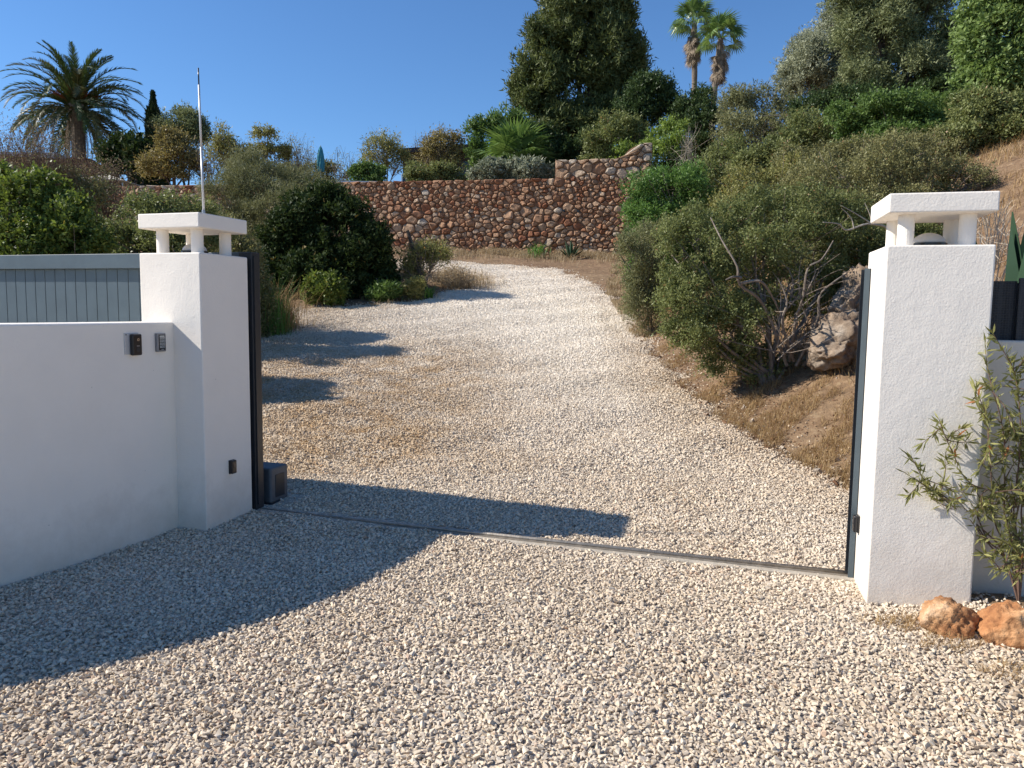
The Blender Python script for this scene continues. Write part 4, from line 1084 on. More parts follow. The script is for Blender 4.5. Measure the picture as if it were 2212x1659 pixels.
bare_bush('bare_tree', 'thin arching leafless tree beside the teal parasol', 'tree', 34, 740, 340, 34, 34, 18, 'twig', 56, .014, (260, 'yellowgreen', .07))

plant('shrub', 'grey-green scrub filling the slope between the tangled shrub and the bright green one', 'shrub', 18.5, [(1580, 350, 60, 50), (1640, 360, 60, 45, -.5), (1530, 390, 45, 40, -.6)], M['lentisk'], 24000, (.05, .02), 'twig', 60, 28, .11, 9, seed=131, trunk=.04, stems=3, group=G2)
plant('shrub', 'dull green scrub on the slope under the deep green shrub', 'shrub', 13.8, [(1740, 360, 70, 45), (1840, 350, 80, 45, .2), (1940, 330, 80, 40, .4), (2030, 320, 60, 40, .5)], M['lentisk_b'], 34000, (.036, .015), 'twig', 90, 30, .09, 9, seed=132, trunk=.04, stems=3, group=G2)
plant('shrub', 'dark scrub under the olive trees at the top of the slope', 'shrub', 20.5, [(1780, 240, 70, 40), (1860, 230, 70, 45), (1960, 220, 80, 50), (2060, 210, 70, 50)], M['holm'], 30000, (.06, .025), 'twig', 30, 28, .12, 9, seed=133, trunk=.04, stems=3, group=G2)
plant('shrub', 'dark green undergrowth at the foot of the tall pine', 'shrub', 33.2, [(1180, 320, 70, 40), (1270, 325, 70, 40), (1350, 310, 60, 45)], M['holm'], 24000, (.09, .04), 'twig', 10, 26, .17, 9, seed=134, trunk=.05, group=G3)
plant('shrub', 'loose olive-green thicket behind the teal parasol', 'shrub', 35, [(640, 375, 50, 24), (720, 375, 45, 22), (560, 370, 50, 26)], M['feather'], 15000, (.09, .03), 'twig', 60, 22, .16, 8, seed=135, trunk=.04, stems=3, group=G3, inner=.06, rough=.3)

# ------------------------------------------------------------------ left terrace trees
G4 = 'trees and shrubs left of the antenna pillar and beyond'
# cypress: scale sprays hugging a narrow spire
def cypress(label, px, pytop, pybot, rx, depth, n, seed):
    rg = np.random.default_rng(seed); s_ = depth / F; top = at(px, pytop, depth); bot = at(px, pybot, depth)
    bx, by = bot[0], bot[1]; bz = h1(bx, by)
    root = thing('cypress_tree', (bx, by, bz), label, 'tree', G4)
    H_ = top[2] - bz; q = rg.random(n) ** .8; an = rg.uniform(0, 6.28, n)
    prof = np.interp(q, [0, .15, .5, .8, 1], [.9, 1., .72, .34, .0]) * rx * s_ * (1 + .22 * np.sin(an * 3 + q * 20) + .15 * rg.normal(size=n)) * rg.uniform(.75, 1.05, n)
    P = np.stack([bx + prof * np.cos(an), by + prof * np.sin(an), bz + .3 + q * (H_ - .3)], -1)
    ax = nrm(np.stack([np.cos(an) * .45, np.sin(an) * .45, np.ones(n)], -1) + rg.normal(size=(n, 3)) * .25)
    nm = nrm(np.stack([np.cos(an), np.sin(an), np.zeros(n)], -1) + rg.normal(size=(n, 3)) * .5)
    quads_mesh('crown', leaf_quads(P, ax, nm, np.where(q > .85, .16, .28) * rg.uniform(.6, 1.3, n), .085 * rg.uniform(.7, 1.3, n)), M['cypress'], root, rg.random(n))
    MB().tube([(bx, by, bz - .1), (bx, by, bz + H_ * .5), (bx, by, bz + H_ * .93)], [.14, .08, .02], 7).build('trunk', M['bark_dark'], root)
cypress('tall narrow dark cypress between the feathery palm and the antenna', 335, 200, 360, 24, 41, 13000, 61)
cypress('short dark cypress spire beside the taller one', 304, 292, 380, 20, 38, 8000, 62)
plant('tree', 'rounded pale green tree just right of the tall cypress', 'tree', 37, [(385, 270, 45, 36), (420, 280, 28, 40), (395, 310, 50, 45)], M['olive_g'], 14000, (.11, .035), 'bark_dark', 30, 24, .20, 9, seed=63, trunk=.08, group=G4, rough=.25)
plant('tree', 'dark large-leaved tree left of the short cypress', 'tree', 34, [(265, 320, 34, 30), (240, 350, 26, 34), (300, 345, 34, 38), (330, 360, 34, 36)], M['carob'], 7500, (.17, .085), 'bark_dark', 16, 16, .22, 8, seed=64, trunk=.09, group=G4)
plant('small_tree', 'golden autumn tree just left of the antenna', 'tree', 30.8, [(385, 330, 46, 34), (345, 360, 40, 32), (410, 370, 40, 30), (360, 300, 28, 22)], M['golden'], 10500, (.08, .034), 'twig_brown', 220, 14, .20, 9, seed=65, trunk=.06, group=G4, inner=.06, rough=.55)
plant('small_tree', 'upright yellow-green tree with bare top twigs right of the antenna', 'tree', 30.2, [(500, 345, 46, 40), (480, 310, 26, 34), (520, 385, 50, 30)], M['yellowgreen'], 8200, (.07, .028), 'twig', 260, 12, .20, 8, seed=66, trunk=.05, group=G4, inner=.04, rough=.55)
plant('small_tree', 'small flat-topped tree with yellow-green tufts right of the upright one', 'tree', 30.6, [(575, 292, 32, 14), (560, 325, 34, 16), (600, 330, 30, 14)], M['yellowgreen'], 4200, (.075, .032), 'twig', 60, 16, .14, 7, seed=67, trunk=.05, group=G4, inner=.03)
bare_bush('bare_tree', 'nearly leafless twiggy tree left of the teal parasol', 'tree', 31, 640, 325, 48, 40, 46, 'twig', 68, .014, (1500, 'yellowgreen', .06), G4)
bare_bush('bare_tree', 'spindly bare tree standing behind the antenna', 'tree', 30, 450, 330, 30, 55, 22, 'twig', 69, .013, (260, 'golden', .06), G4)
plant('feathery_bush', 'wide soft olive-green feathery bush behind the big dark bush', 'bush', 21, [(560, 400, 80, 60), (645, 415, 72, 50, .4), (490, 430, 60, 50, -.2), (700, 428, 45, 38, .4), (600, 450, 90, 50, -.6), (540, 370, 55, 38, .3)], M['feather'], 62000, (.075, .010), 'twig', 80, 30, .15, 10, seed=71, trunk=.05, stems=4, group=G4, up=.7, rough=.25)
plant('dark_bush', 'big dark carob bush at the edge of the gravel yard', 'bush', 18.2, [(720, 500, 95, 75), (640, 520, 75, 90, .2), (790, 560, 68, 75, -.2), (700, 590, 110, 75, -.3), (610, 600, 50, 65, -.3), (830, 600, 34, 48, -.2), (740, 630, 90, 38, -.6), (690, 450, 70, 50, .3)], M['carob'], 60000, (.075, .034), 'bark_dark', 40, 26, .13, 11, seed=72, trunk=.09, stems=3, group=G4, rough=.2)
plant('shrub', 'small brighter green rounded shrub in front of the big dark bush', 'shrub', 16.6, [(702, 625, 40, 32), (680, 640, 25, 24), (725, 640, 22, 22)], M['citrus'], 9000, (.055, .024), 'twig', 10, 24, .08, 8, seed=73, trunk=.03, group=G4)
plant('shrub', 'bright glossy green shrub above the grey gate boards', 'shrub', 10.2, [(40, 450, 95, 95), (130, 480, 75, 80, -.2), (-50, 480, 90, 110, .1), (180, 520, 55, 60, -.3), (80, 540, 120, 70, -.3)], M['citrus'], 52000, (.045, .020), 'twig', 60, 30, .085, 10, seed=74, trunk=.05, stems=3, group=G4, rough=.22)
plant('shrub', 'grey-green twiggy shrub just left of the antenna pillar, above the gate', 'shrub', 12.3, [(300, 490, 85, 62), (380, 470, 60, 55, .3), (240, 520, 55, 50, -.2), (440, 500, 60, 60, .3), (330, 540, 110, 60, -.3)], M['lentisk'], 42000, (.040, .015), 'twig', 130, 30, .09, 10, seed=75, trunk=.04, stems=3, group=G4, rough=.25)
plant('shrub', 'leafy green shrub right behind the antenna pillar, in front of the big dark bush', 'shrub', 13.6, [(490, 525, 50, 48), (515, 575, 42, 70, -.2), (558, 620, 34, 50, -.3), (490, 600, 60, 70, -.2), (560, 655, 36, 38, -.2)], M['lentisk_b'], 30000, (.045, .017), 'twig', 70, 28, .095, 9, seed=76, trunk=.04, stems=3, group=G4)
bare_bush('brown_bush', 'brown half-bare twiggy bush at the far left over the glossy green shrub', 'bush', 17, 60, 335, 115, 90, 190, 'twig_brown', 78, .010, (13000, 'brownleaf', .045), G4)
bare_bush('brown_bush', 'olive-brown tangled bush in front of the white house', 'bush', 19, 205, 380, 85, 52, 130, 'twig_brown', 79, .010, (8000, 'brownleaf', .045), G4)
plant('shrub', 'thinning brownish shrub below the white house, against the stone wall', 'shrub', 17.5, [(130, 400, 60, 40), (190, 430, 60, 40), (80, 390, 50, 40)], M['lentisk_b'], 16000, (.05, .02), 'twig_brown', 100, 24, .12, 8, seed=80, trunk=.04, stems=3, group=G4, inner=.04, rough=.35)
plant('shrub', 'low shrub hidden behind the open gate leaf', 'shrub', 9.6, [(440, 715, 55, 62), (400, 730, 55, 60, .1), (480, 745, 40, 48, -.1)], M['lentisk'], 13000, (.035, .014), 'twig', 40, 28, .08, 8, seed=81, trunk=.03, group=G4)
tuft('reed_tuft', 'dry reedy tuft at the yard edge behind the gate end', 'grass', 592, 705, 14.2, 900, .75, .22, 'straw', 82, None, .004, .55)
tuft('reed_tuft', 'green-brown reedy tuft under the leafy shrub behind the pillar', 'grass', 585, 700, 13.6, 500, .95, .16, 'weed', 83, None, .004, .4)

# ------------------------------------------------------------------ island of scrub in the bend
t = plant('leaning_tree', 'thin-leaved small tree with a dark leaning trunk in front of the stone wall', 'tree', 18.3, [(905, 560, 38, 34), (935, 555, 36, 30), (895, 590, 24, 24)], M['yellowgreen'], 6500, (.05, .016), 'twig', 160, 18, .13, 8, seed=84, trunk=.02, inner=.04, rough=.35, base=tuple(at(918, 620, 18.2)[:2]))
mb = MB(); cr = catmull(np.array([at(922, 628, 18.2), at(908, 592, 18.2), at(900, 560, 18.2), at(880, 498, 18.2)]), 5); mb.tube(cr, np.linspace(.075, .04, len(cr)), 8); mb.build('leaning_trunk', M['bark_dark'], t)
bare_bush('dry_bush', 'straw-coloured dry bush at the inside of the bend', 'bush', 19.2, 975, 598, 62, 34, 170, 'twig_pale', 85, .006, (2600, 'straw_pale', .05), base=tuple(at(985, 628, 19.2)[:2]))
tuft('dry_tuft', 'pale dry grass tuft at the tip of the verge in the bend', 'grass', 1015, 628, 19.6, 500, .4, .35, 'straw_pale', 86)
plant('low_plant', 'low sprawling green plant in front of the leaning trunk', 'plant', 17.2, [(838, 632, 32, 16), (815, 640, 18, 14)], M['midgreen'], 3500, (.07, .022), 'twig', 8, 18, .09, 6, seed=87, trunk=.015)
plant('low_plant', 'low dusty green plant between the dry bush and the dark bush', 'plant', 17.4, [(885, 628, 26, 14), (900, 620, 18, 14)], M['yellowgreen'], 2600, (.06, .02), 'twig', 20, 18, .08, 6, seed=88, trunk=.015)
tuft('weed', 'small bright green weed at the foot of the leaning trunk', 'plant', 928, 642, 17.6, 70, .28, .05, 'weed', 89, None, .014, .7)

# ------------------------------------------------------------------ palms
def frond_mesh(name, L_, droop, seed, mat, pairs=50, wl=.44):
    """feather frond growing along +x from the origin and arching down"""
    rg = np.random.default_rng(seed); t_ = np.linspace(0, 1, 14)
    ang = -droop * t_ ** 1.4; dx = np.cos(ang); dz = np.sin(ang)
    C_ = np.stack([np.concatenate([[0], np.cumsum(dx[:-1])]), np.zeros(14), np.concatenate([[0], np.cumsum(dz[:-1])])], -1) * L_ / 13
    mb = MB(); mb.tube(C_, np.linspace(.035, .006, 14), 4, cap=False, tint=.8)
    for i in range(pairs):
        q = .10 + .90 * i / (pairs - 1); c_ = np.array([np.interp(q, t_, C_[:, k]) for k in range(3)])
        tg_ = np.array([math.cos(-droop * q ** 1.4), 0, math.sin(-droop * q ** 1.4)]); upv = np.array([-tg_[2], 0, tg_[0]])
        ln = wl * (math.sin(math.pi * min(q * .8 + .16, 1)) ** .6) * rg.uniform(.85, 1.1)
        for s_ in (-1, 1):
            d_ = nrm(tg_ * .75 + np.array([0, s_, 0]) * .62 + upv * rg.uniform(.05, .4) + rg.normal(size=3) * .05)
            e_ = c_ + d_ * ln - np.array([0, 0, .10 * ln]); m_ = c_ + d_ * ln * .5
            w_ = tg_ * .026
            mb.add([c_ - w_, c_ + w_, m_ + w_, e_, m_ - w_], [(0, 1, 2, 4), (4, 2, 3)], rg.random() * .9)
    V_ = np.concatenate(mb.v); me = bpy.data.meshes.new(name); me.from_pydata(V_.tolist(), [], mb.f)
    a_ = me.attributes.new('tint', 'FLOAT', 'POINT'); a_.data.foreach_set('value', np.concatenate(mb.t).astype(np.float32)); me.materials.append(mat); me.update()
    return me
D_ = 38; s_ = D_ / F
c_ = at(166, 218, D_); bz = h1(c_[0], c_[1])
t = thing('date_palm', (c_[0], c_[1], bz), 'large feathery date palm with orange fruit stalks and hanging old fronds', 'palm')
MB().tube([(c_[0], c_[1], bz - .1), (c_[0], c_[1], bz + .8), (c_[0], c_[1], c_[2] - 1.0), (c_[0], c_[1], c_[2] - .2)], [.40, .33, .31, .44], 16).build('trunk', M['palm_trunk'], t)
LF = 3.35
fr_up = [frond_mesh('frond', LF * .82, .8, 1, M['frond']), frond_mesh('frond', LF * .86, 1.1, 2, M['frond'])]
fr_mid = [frond_mesh('frond', LF, 1.5, 3, M['frond']), frond_mesh('frond', LF, 1.75, 4, M['frond_low']), frond_mesh('frond', LF * .95, 1.6, 5, M['frond'])]
fr_low = [frond_mesh('frond', LF * .95, 1.1, 6, M['frond_low']), frond_mesh('frond', LF * .9, .95, 7, M['frond'])]
fr_dead = [frond_mesh('dead_frond', LF * .7, .35, 8, M['frond_dead'], 30, .2)]
rg = np.random.default_rng(12)
def put_frond(me, az, el, rad=.18, z=0., roll=0.):
    o = link(bpy.data.objects.new(me.name.split('.')[0], me), t)
    o.location = (rad * math.cos(az), rad * math.sin(az), c_[2] - bz - .25 + z)
    o.rotation_euler = Matrix.Rotation(az, 4, 'Z').__matmul__(Matrix.Rotation(-el, 4, 'Y')).__matmul__(Matrix.Rotation(roll, 4, 'X')).to_euler()
ga = 2.39996
for i in range(20): put_frond(fr_up[i % 2], i * ga + rg.normal() * .1, R(rg.uniform(58, 86)), .10, .2, rg.normal() * .4)
for i in range(54): put_frond(fr_mid[i % 3], i * ga + rg.normal() * .12, R(np.interp(i, [0, 53], [66, 4]) + rg.normal() * 6), .22, .1 - i * .006, rg.normal() * .3)
for i in range(22): put_frond(fr_low[i % 2], i * ga + .7 + rg.normal() * .12, R(rg.uniform(-42, -6)), .26, -.15, rg.normal() * .3)
for i in range(9): put_frond(fr_dead[0], i * ga + rg.normal() * .2, R(rg.uniform(-86, -66)), .32, -.3)
for i in range(7):
    az = i * ga + 4.0; mb = MB(); b0 = np.array([c_[0] + .2 * math.cos(az), c_[1] + .2 * math.sin(az), c_[2] - .1])
    for _ in range(26):
        e_ = b0 + np.array([math.cos(az) * .75 + rg.normal() * .15, math.sin(az) * .75 + rg.normal() * .13, .30 + rg.normal() * .13]); mb.tube(bez(b0, e_, np.array([0, 0, .1]), 4), [.02, .018, .016, .010], 3, tint=rg.random())
    mb.build('fruit_stalk', M['date'], t)

def fan_mesh(name, L_, pet, mat, seed, segs=22, arc=4.4, droop=.35, fold=.25):
    rg = np.random.default_rng(seed); mb = MB()
    mb.tube([(0, 0, 0), (pet * .5, 0, .03 * pet), (pet, 0, 0)], [.022, .017, .014], 4, cap=False, tint=.9)
    for i in range(segs):
        a_ = (i / (segs - 1) - .5) * arc; ln = L_ * (1 - .22 * abs(a_) / (arc / 2)) * rg.uniform(.9, 1.08)
        d_ = np.array([math.cos(a_), math.sin(a_), 0]); sd_ = np.array([-math.sin(a_), math.cos(a_), 0]); w_ = L_ * .5 * arc / segs * .52
        p0 = np.array([pet, 0, 0]); m_ = p0 + d_ * ln * .55 + np.array([0, 0, fold * .2 * (1 if i % 2 else -1) * w_ * 3]); e_ = p0 + d_ * ln - np.array([0, 0, droop * ln * rg.uniform(.6, 1.3)])
        mb.add([p0, m_ - sd_ * w_, e_, m_ + sd_ * w_], [(0, 1, 2, 3)], rg.random() * .9)
    me = bpy.data.meshes.new(name); V_ = np.concatenate(mb.v); me.from_pydata(V_.tolist(), [], mb.f)
    a_ = me.attributes.new('tint', 'FLOAT', 'POINT'); a_.data.foreach_set('value', np.concatenate(mb.t).astype(np.float32)); me.materials.append(mat); me.update()
    return me
def fan_palm(label, D, pxt, pyt, pxb, scale, lean_end, seed, skirt, green, trunk_r, grp='tall fan palms'):
    rg = np.random.default_rng(seed)
    top = at(pxt, pyt, D); bot = at(pxb, 200, D); bx, by = bot[0], bot[1]; bz = h1(bx, by)
    root = thing('fan_palm', (bx, by, bz), label, 'palm', grp)
    low = np.array([bx + (bx - top[0]) * .8, by, bz - .1]); cr = catmull(np.array([low, bot, top]), 9)
    rr_ = np.linspace(trunk_r * 1.15, trunk_r, len(cr)) * (1 + .10 * (np.arange(len(cr)) % 2))
    MB().tube(cr, rr_, 12).build('trunk', M['palm_trunk'], root)
    gm = [fan_mesh('frond', .75 * scale, .75 * scale, M['fan'], seed + i, droop=.25 + .15 * i) for i in range(3)]
    dm = [fan_mesh('dead_frond', .70 * scale, .5 * scale, M['frond_dead'], seed + 9 + i, arc=2.2, droop=.12, segs=14) for i in range(2)]
    def put(me, az, el, z):
        o = link(bpy.data.objects.new(me.name.split('.')[0], me), root)
        o.location = (top[0] - bx + .1 * math.cos(az), top[1] - by + .1 * math.sin(az), top[2] - bz + z)
        o.rotation_euler = (Matrix.Rotation(az, 4, 'Z') @ Matrix.Rotation(-el, 4, 'Y') @ Matrix.Rotation(rg.normal() * .4, 4, 'X')).to_euler()
    for i in range(green): put(gm[i % 3], i * 2.4 + rg.normal() * .2, R(np.interp(i, [0, green - 1], [82, -25]) + rg.normal() * 9), .05)
    for i in range(skirt): put(dm[i % 2], i * 2.4 + rg.normal() * .3, R(rg.uniform(-88, -70)), -.15 - 1.35 * scale * (i / max(1, skirt)) ** 1.0)
fan_palm('tall slender fan palm, the taller and straighter of the pair', 46, 1500, 50, 1500, 1.0, 0, 91, 34, 26, .145)
fan_palm('leaning fan palm with a thick skirt of dead leaves, the shorter of the pair', 44, 1557, 84, 1543, 1.0, 0, 95, 46, 26, .145)
# young fan palm on the terrace
D_ = 30.2; c2 = at(1112, 322, D_); bz2 = h1(c2[0], c2[1])
t2 = thing('young_fan_palm', (c2[0], c2[1], bz2), 'young short-stemmed fan palm with shining leaves above the silver-leaved shrubs', 'palm')
MB().tube([(c2[0], c2[1], bz2 - .05), (c2[0], c2[1], bz2 + 1.15)], [.16, .13], 10).build('trunk', M['palm_trunk'], t2)
gm = [fan_mesh('frond', .95, .95, M['fan'], 300 + i, droop=.22 + .1 * i) for i in range(3)]
rg = np.random.default_rng(5)
for i in range(30):
    o = link(bpy.data.objects.new('frond', gm[i % 3]), t2); az = i * 2.4 + rg.normal() * .2; el = R(np.interp(i, [0, 29], [86, -12]) + rg.normal() * 6)
    o.location = (.07 * math.cos(az), .07 * math.sin(az), 1.05); o.rotation_euler = (Matrix.Rotation(az, 4, 'Z') @ Matrix.Rotation(-el, 4, 'Y')).to_euler()

# ------------------------------------------------------------------ agaves
def agave(label, pos, L_, n, seed, mat='agave', el0=25):
    rg = np.random.default_rng(seed); root = thing('agave', pos, label, 'agave')
    t_ = np.linspace(0, 1, 7); mb = MB(); w_ = L_ * np.array([.055, .075, .085, .08, .06, .035, .004]); c = np.stack([t_ * L_, 0 * t_, .10 * L_ * t_ ** 2], -1)
    V_ = np.concatenate([np.stack([c[:, 0], -w_, c[:, 2] + w_ * .45], -1), np.stack([c[:, 0], 0 * w_, c[:, 2]], -1), np.stack([c[:, 0], w_, c[:, 2] + w_ * .45], -1), np.stack([c[:, 0], 0 * w_, c[:, 2] - w_ * .5], -1)])
    f_ = [(i, i + 1, 8 + i, 7 + i) for i in range(6)] + [(7 + i, 8 + i, 15 + i, 14 + i) for i in range(6)] + [(14 + i, 15 + i, 22 + i, 21 + i) for i in range(6)] + [(21 + i, 22 + i, i + 1, i) for i in range(6)]
    me = bpy.data.meshes.new('leaf'); me.from_pydata(V_.tolist(), [], f_); a_ = me.attributes.new('tint', 'FLOAT', 'POINT'); a_.data.foreach_set('value', np.tile(np.linspace(.2, .7, 7), 4).astype(np.float32)); me.materials.append(M[mat]); me.update()
    for i in range(n):
        o = link(bpy.data.objects.new('leaf', me), root); az = i * 2.4 + rg.normal() * .1; el = R(np.interp(i, [0, n - 1], [85, el0]) + rg.normal() * 4)
        o.location = (.03 * math.cos(az), .03 * math.sin(az), .03); o.scale = (rg.uniform(.85, 1.1),) * 3
        o.rotation_euler = (Matrix.Rotation(az, 4, 'Z') @ Matrix.Rotation(-el, 4, 'Y')).to_euler()
p_ = (4.2, 6.3, h1(4.2, 6.3)); agave('large dark green agave rising behind the black net screen', p_, 1.9, 17, 6, el0=50)
q_ = at(1232, 556, 26.0); agave('small grey agave at the foot of the stone wall', (q_[0], q_[1], h1(q_[0], q_[1])), .55, 14, 4)
q_ = at(1160, 545, 26.6); tuft('weed', 'dark green weed clump at the foot of the stone wall', 'plant', 1160, 550, 26.3, 160, .45, .16, 'weed', 90, None, .012, .6)

# ------------------------------------------------------------------ narrow-leaved shrub in front of the shaded wall
rg = np.random.default_rng(15)
B0 = np.array([2.68, 3.93, h1(2.68, 3.93) - .02])
t = thing('narrow_leaved_shrub', tuple(B0), 'willowy narrow-leaved shrub with reddish twigs spreading in front of the pillar and shaded wall', 'shrub')
wb = MB(); LP, LA = [], []
def branch(path, r0, dens, tipd=.0):
    cr = catmull(np.asarray(path, float), 6); wb.tube(cr, np.linspace(r0, r0 * .3, len(cr)), 5, tint=rg.random())
    L_ = np.concatenate([[0], np.cumsum(np.linalg.norm(np.diff(cr, axis=0), axis=1))]); n = int(L_[-1] * dens)
    for q in rg.uniform(.3 * L_[-1] if tipd == 0 else tipd * L_[-1], L_[-1], n):
        p0 = np.array([np.interp(q, L_, cr[:, k]) for k in range(3)]); p1 = np.array([np.interp(min(q + .02, L_[-1] + .0), L_, cr[:, k]) for k in range(3)]); d_ = nrm(p1 - p0 + 1e-6)
        LP.append(p0); LA.append(nrm(d_ * .6 + rg.normal(size=3) * np.array([.55, .40, .55]) + np.array([0, 0, -.12])))
    return cr
mains = []
reach = [[(2140, 1180, 3.72), (2090, 1110, 3.64), (2005, 1045, 3.58), (1968, 985, 3.55)], [(2130, 1160, 3.72), (2085, 1040, 3.62), (2045, 950, 3.57), (2028, 905, 3.55)], [(2130, 1150, 3.7), (2060, 1095, 3.6), (2000, 1050, 3.55), (1972, 1030, 3.52)],
         [(2150, 1130, 3.7), (2140, 1010, 3.62), (2135, 930, 3.6), (2130, 885, 3.58)], [(2170, 1110, 3.68), (2170, 960, 3.62), (2150, 860, 3.62), (2128, 830, 3.6)], [(2190, 1100, 3.66), (2205, 950, 3.6), (2195, 820, 3.6), (2175, 770, 3.58)],
         [(2195, 1120, 3.66), (2230, 980, 3.6), (2240, 860, 3.6), (2215, 790, 3.6)], [(2190, 1150, 3.6), (2185, 1180, 3.5), (2170, 1220, 3.45), (2160, 1235, 3.42)], [(2200, 1160, 3.6), (2210, 1200, 3.5), (2200, 1250, 3.4)], [(2180, 1090, 3.66), (2140, 1060, 3.6), (2090, 1050, 3.52)],
         [(2210, 1080, 3.66), (2260, 960, 3.62), (2290, 850, 3.66)], [(2220, 1120, 3.6), (2290, 1060, 3.5), (2350, 980, 3.5)]]
for pts_ in reach:
    P_ = [B0, B0 * .5 + .5 * at(pts_[0][0], pts_[0][1], pts_[0][2] + .27) + np.array([0, 0, .08])] + [at(q_[0], q_[1], q_[2] + (.37 if q_[0] < 2120 else .27)) for q_ in pts_]
    cr = branch(P_, .0055, 80, .45)
    for _ in range(7):
        i = rg.integers(int(len(cr) * .45), len(cr) - 2); d_ = nrm(cr[-1] - cr[i] + rg.normal(size=3) * np.array([.3, .12, .3])); e_ = cr[i] + d_ * rg.uniform(.10, .24) + np.array([0, -.02, rg.uniform(-.03, .05)])
        branch([cr[i], (cr[i] + e_) / 2 + rg.normal(size=3) * .012, e_], .003, 120, .1)
wb.build('branches', M['twig_brown'], t)
LP, LA = np.array(LP), np.array(LA)
# the pillar and wall stand behind: keep leaves in front of them
rel = (LP - np.array([CR[0], CR[1], 0])); nn_ = rel[:, 0] * NR[0] + rel[:, 1] * NR[1]; ee_ = rel[:, 0] * ER[0] + rel[:, 1] * ER[1]
k_ = np.where(ee_ < PW + .03, nn_ < -.008, nn_ < .18) ; LP, LA = LP[k_], LA[k_]
lv = np.array([(0, 0, 0), (.30, .066, .012), (.62, .055, .0), (1., 0, -.06), (.62, -.055, 0), (.30, -.066, .012)])
lms = []
for v_ in range(4):
    me = bpy.data.meshes.new('leaf'); me.from_pydata((lv * np.array([1, 1 + .25 * v_ - .2, 1])).tolist(), [], [(0, 1, 5), (1, 2, 4, 5), (2, 3, 4)])
    a_ = me.attributes.new('tint', 'FLOAT', 'POINT'); a_.data.foreach_set('value', np.full(6, (.15, .5, .8, .99)[v_], np.float32)); me.materials.append(M['willow']); me.update(); lms.append(me)
idx = rg.permutation(len(LP))
for i in idx[:298]:
    o = link(bpy.data.objects.new('leaf', lms[rg.choice(4, p=[.3, .36, .27, .07])]), t); ax = Vector(LA[i]); o.location = Vector(LP[i]) - Vector(B0)
    s2 = ax.cross(Vector(rg.normal(size=3))).normalized(); u3 = ax.cross(s2); L_ = rg.uniform(.045, .085)
    o.matrix_local = Matrix.Translation(o.location) @ Matrix(((ax.x, s2.x, u3.x, 0), (ax.y, s2.y, u3.y, 0), (ax.z, s2.z, u3.z, 0), (0, 0, 0, 1))) @ Matrix.Scale(L_, 4)
ri = idx[298:]
if len(ri):
    Q = leaf_quads(LP[ri], LA[ri], nrm(rg.normal(size=(len(ri), 3))), rg.uniform(.04, .075, len(ri)), rg.uniform(.009, .014, len(ri)))
    tag(quads_mesh('small_leaves', Q, M['willow'], t, rg.random(len(ri)) * .95), kind='stuff')

# ------------------------------------------------------------------ dry grass: stuff
rg = np.random.default_rng(31)
def scatter_grass(name, label, X, Y, h, wd, mat, lean=.6):
    P = np.stack([X, Y, gz(X, Y) - .005], -1); Q = blades(P, h, wd, rg, lean)
    tag(quads_mesh(name, Q, M[mat], None, np.tile(rg.random(len(P)), 2)), label, 'grass', kind='stuff')
def clumped(X, Y, thr, fr=2.2, seed=3):
    p = np.stack([X, Y, 0 * X], -1); k_ = wob(p, fr, seed) + .35 * wob(p, fr * 3, seed + 1) > thr; return X[k_], Y[k_]
n = 60000; Y = 5.4 + 10 * rg.random(n) ** 1.6; X = np.interp(Y, *_rx) + rg.gamma(1.6, .75, n) - .05; X, Y = clumped(X, Y, .05, 2.6)
scatter_grass('dry_grass', 'short dry brown grass over the earth bank by the drive', X, Y, .10, .0022, 'straw', .9)
n = 26000; Y = rg.uniform(6, 17, n); X = np.interp(Y, *_rx) + rg.uniform(1.2, 9.5, n); X, Y = clumped(X, Y, -.05, 1.3, 5)
scatter_grass('dry_grass', 'thin dry grass over the steep brown slope behind the shrubs', X, Y, .17, .004, 'straw', .8)
n = 16000; U = rg.uniform(-9, .8, n); D = rg.gamma(1.5, .42, n) + .12; XY = np.array([wp(u, d_, 0)[:2] for u, d_ in zip(U, D)]); X, Y = clumped(XY[:, 0], XY[:, 1], -.25, 1.5, 8); k_ = sdist(X, Y) < .1
scatter_grass('dry_grass', 'taller pale dry grass along the foot of the stone wall', X[k_], Y[k_], .24, .005, 'straw_pale', .55)
n = 11000; Y = rg.uniform(14, 24, n); X = np.interp(Y, *_rx) + rg.gamma(1.3, .45, n) - .15; X, Y = clumped(X, Y, -.1, 1.8, 12)
scatter_grass('dry_grass', 'dry grass edging the upper drive under the bright green shrub', X, Y, .16, .0045, 'straw_pale', .7)
n = 30000; Y = rg.uniform(6.4, 15.5, n); X = rg.uniform(-4.8, .6, n); k_ = rg.random(n) < straw_mask(X, Y); X, Y = clumped(X[k_], Y[k_], .22, 2.4, 20)
scatter_grass('dry_stubble', 'flat dry straw growing through the gravel of the yard', X, Y, .035, .0022, 'straw', 1.6)
n = 26000; Y = 5.6 + 14 * rg.random(n) ** 1.4; X = np.interp(Y, *_rx) + rg.gamma(2.0, .6, n) - .05; X, Y = clumped(X, Y, -.15, 1.9, 44)
P = np.stack([X, Y, gz(X, Y) + .006 + .01 * rg.random(len(X))], -1); a_ = rg.uniform(0, 6.28, len(X)); ax_ = nrm(np.stack([np.cos(a_), np.sin(a_), rg.normal(0, .25, len(X))], -1)); nm_ = nrm(np.stack([rg.normal(0, .35, len(X)), rg.normal(0, .35, len(X)), np.ones(len(X))], -1))
tag(quads_mesh('leaf_litter', leaf_quads(P, ax_, nm_, rg.uniform(.015, .05, len(X)), rg.uniform(.006, .016, len(X))), M['litter'], None, rg.random(len(X))), 'fallen brown and grey leaves on the earth under the bank shrubs', 'leaf litter', kind='stuff')
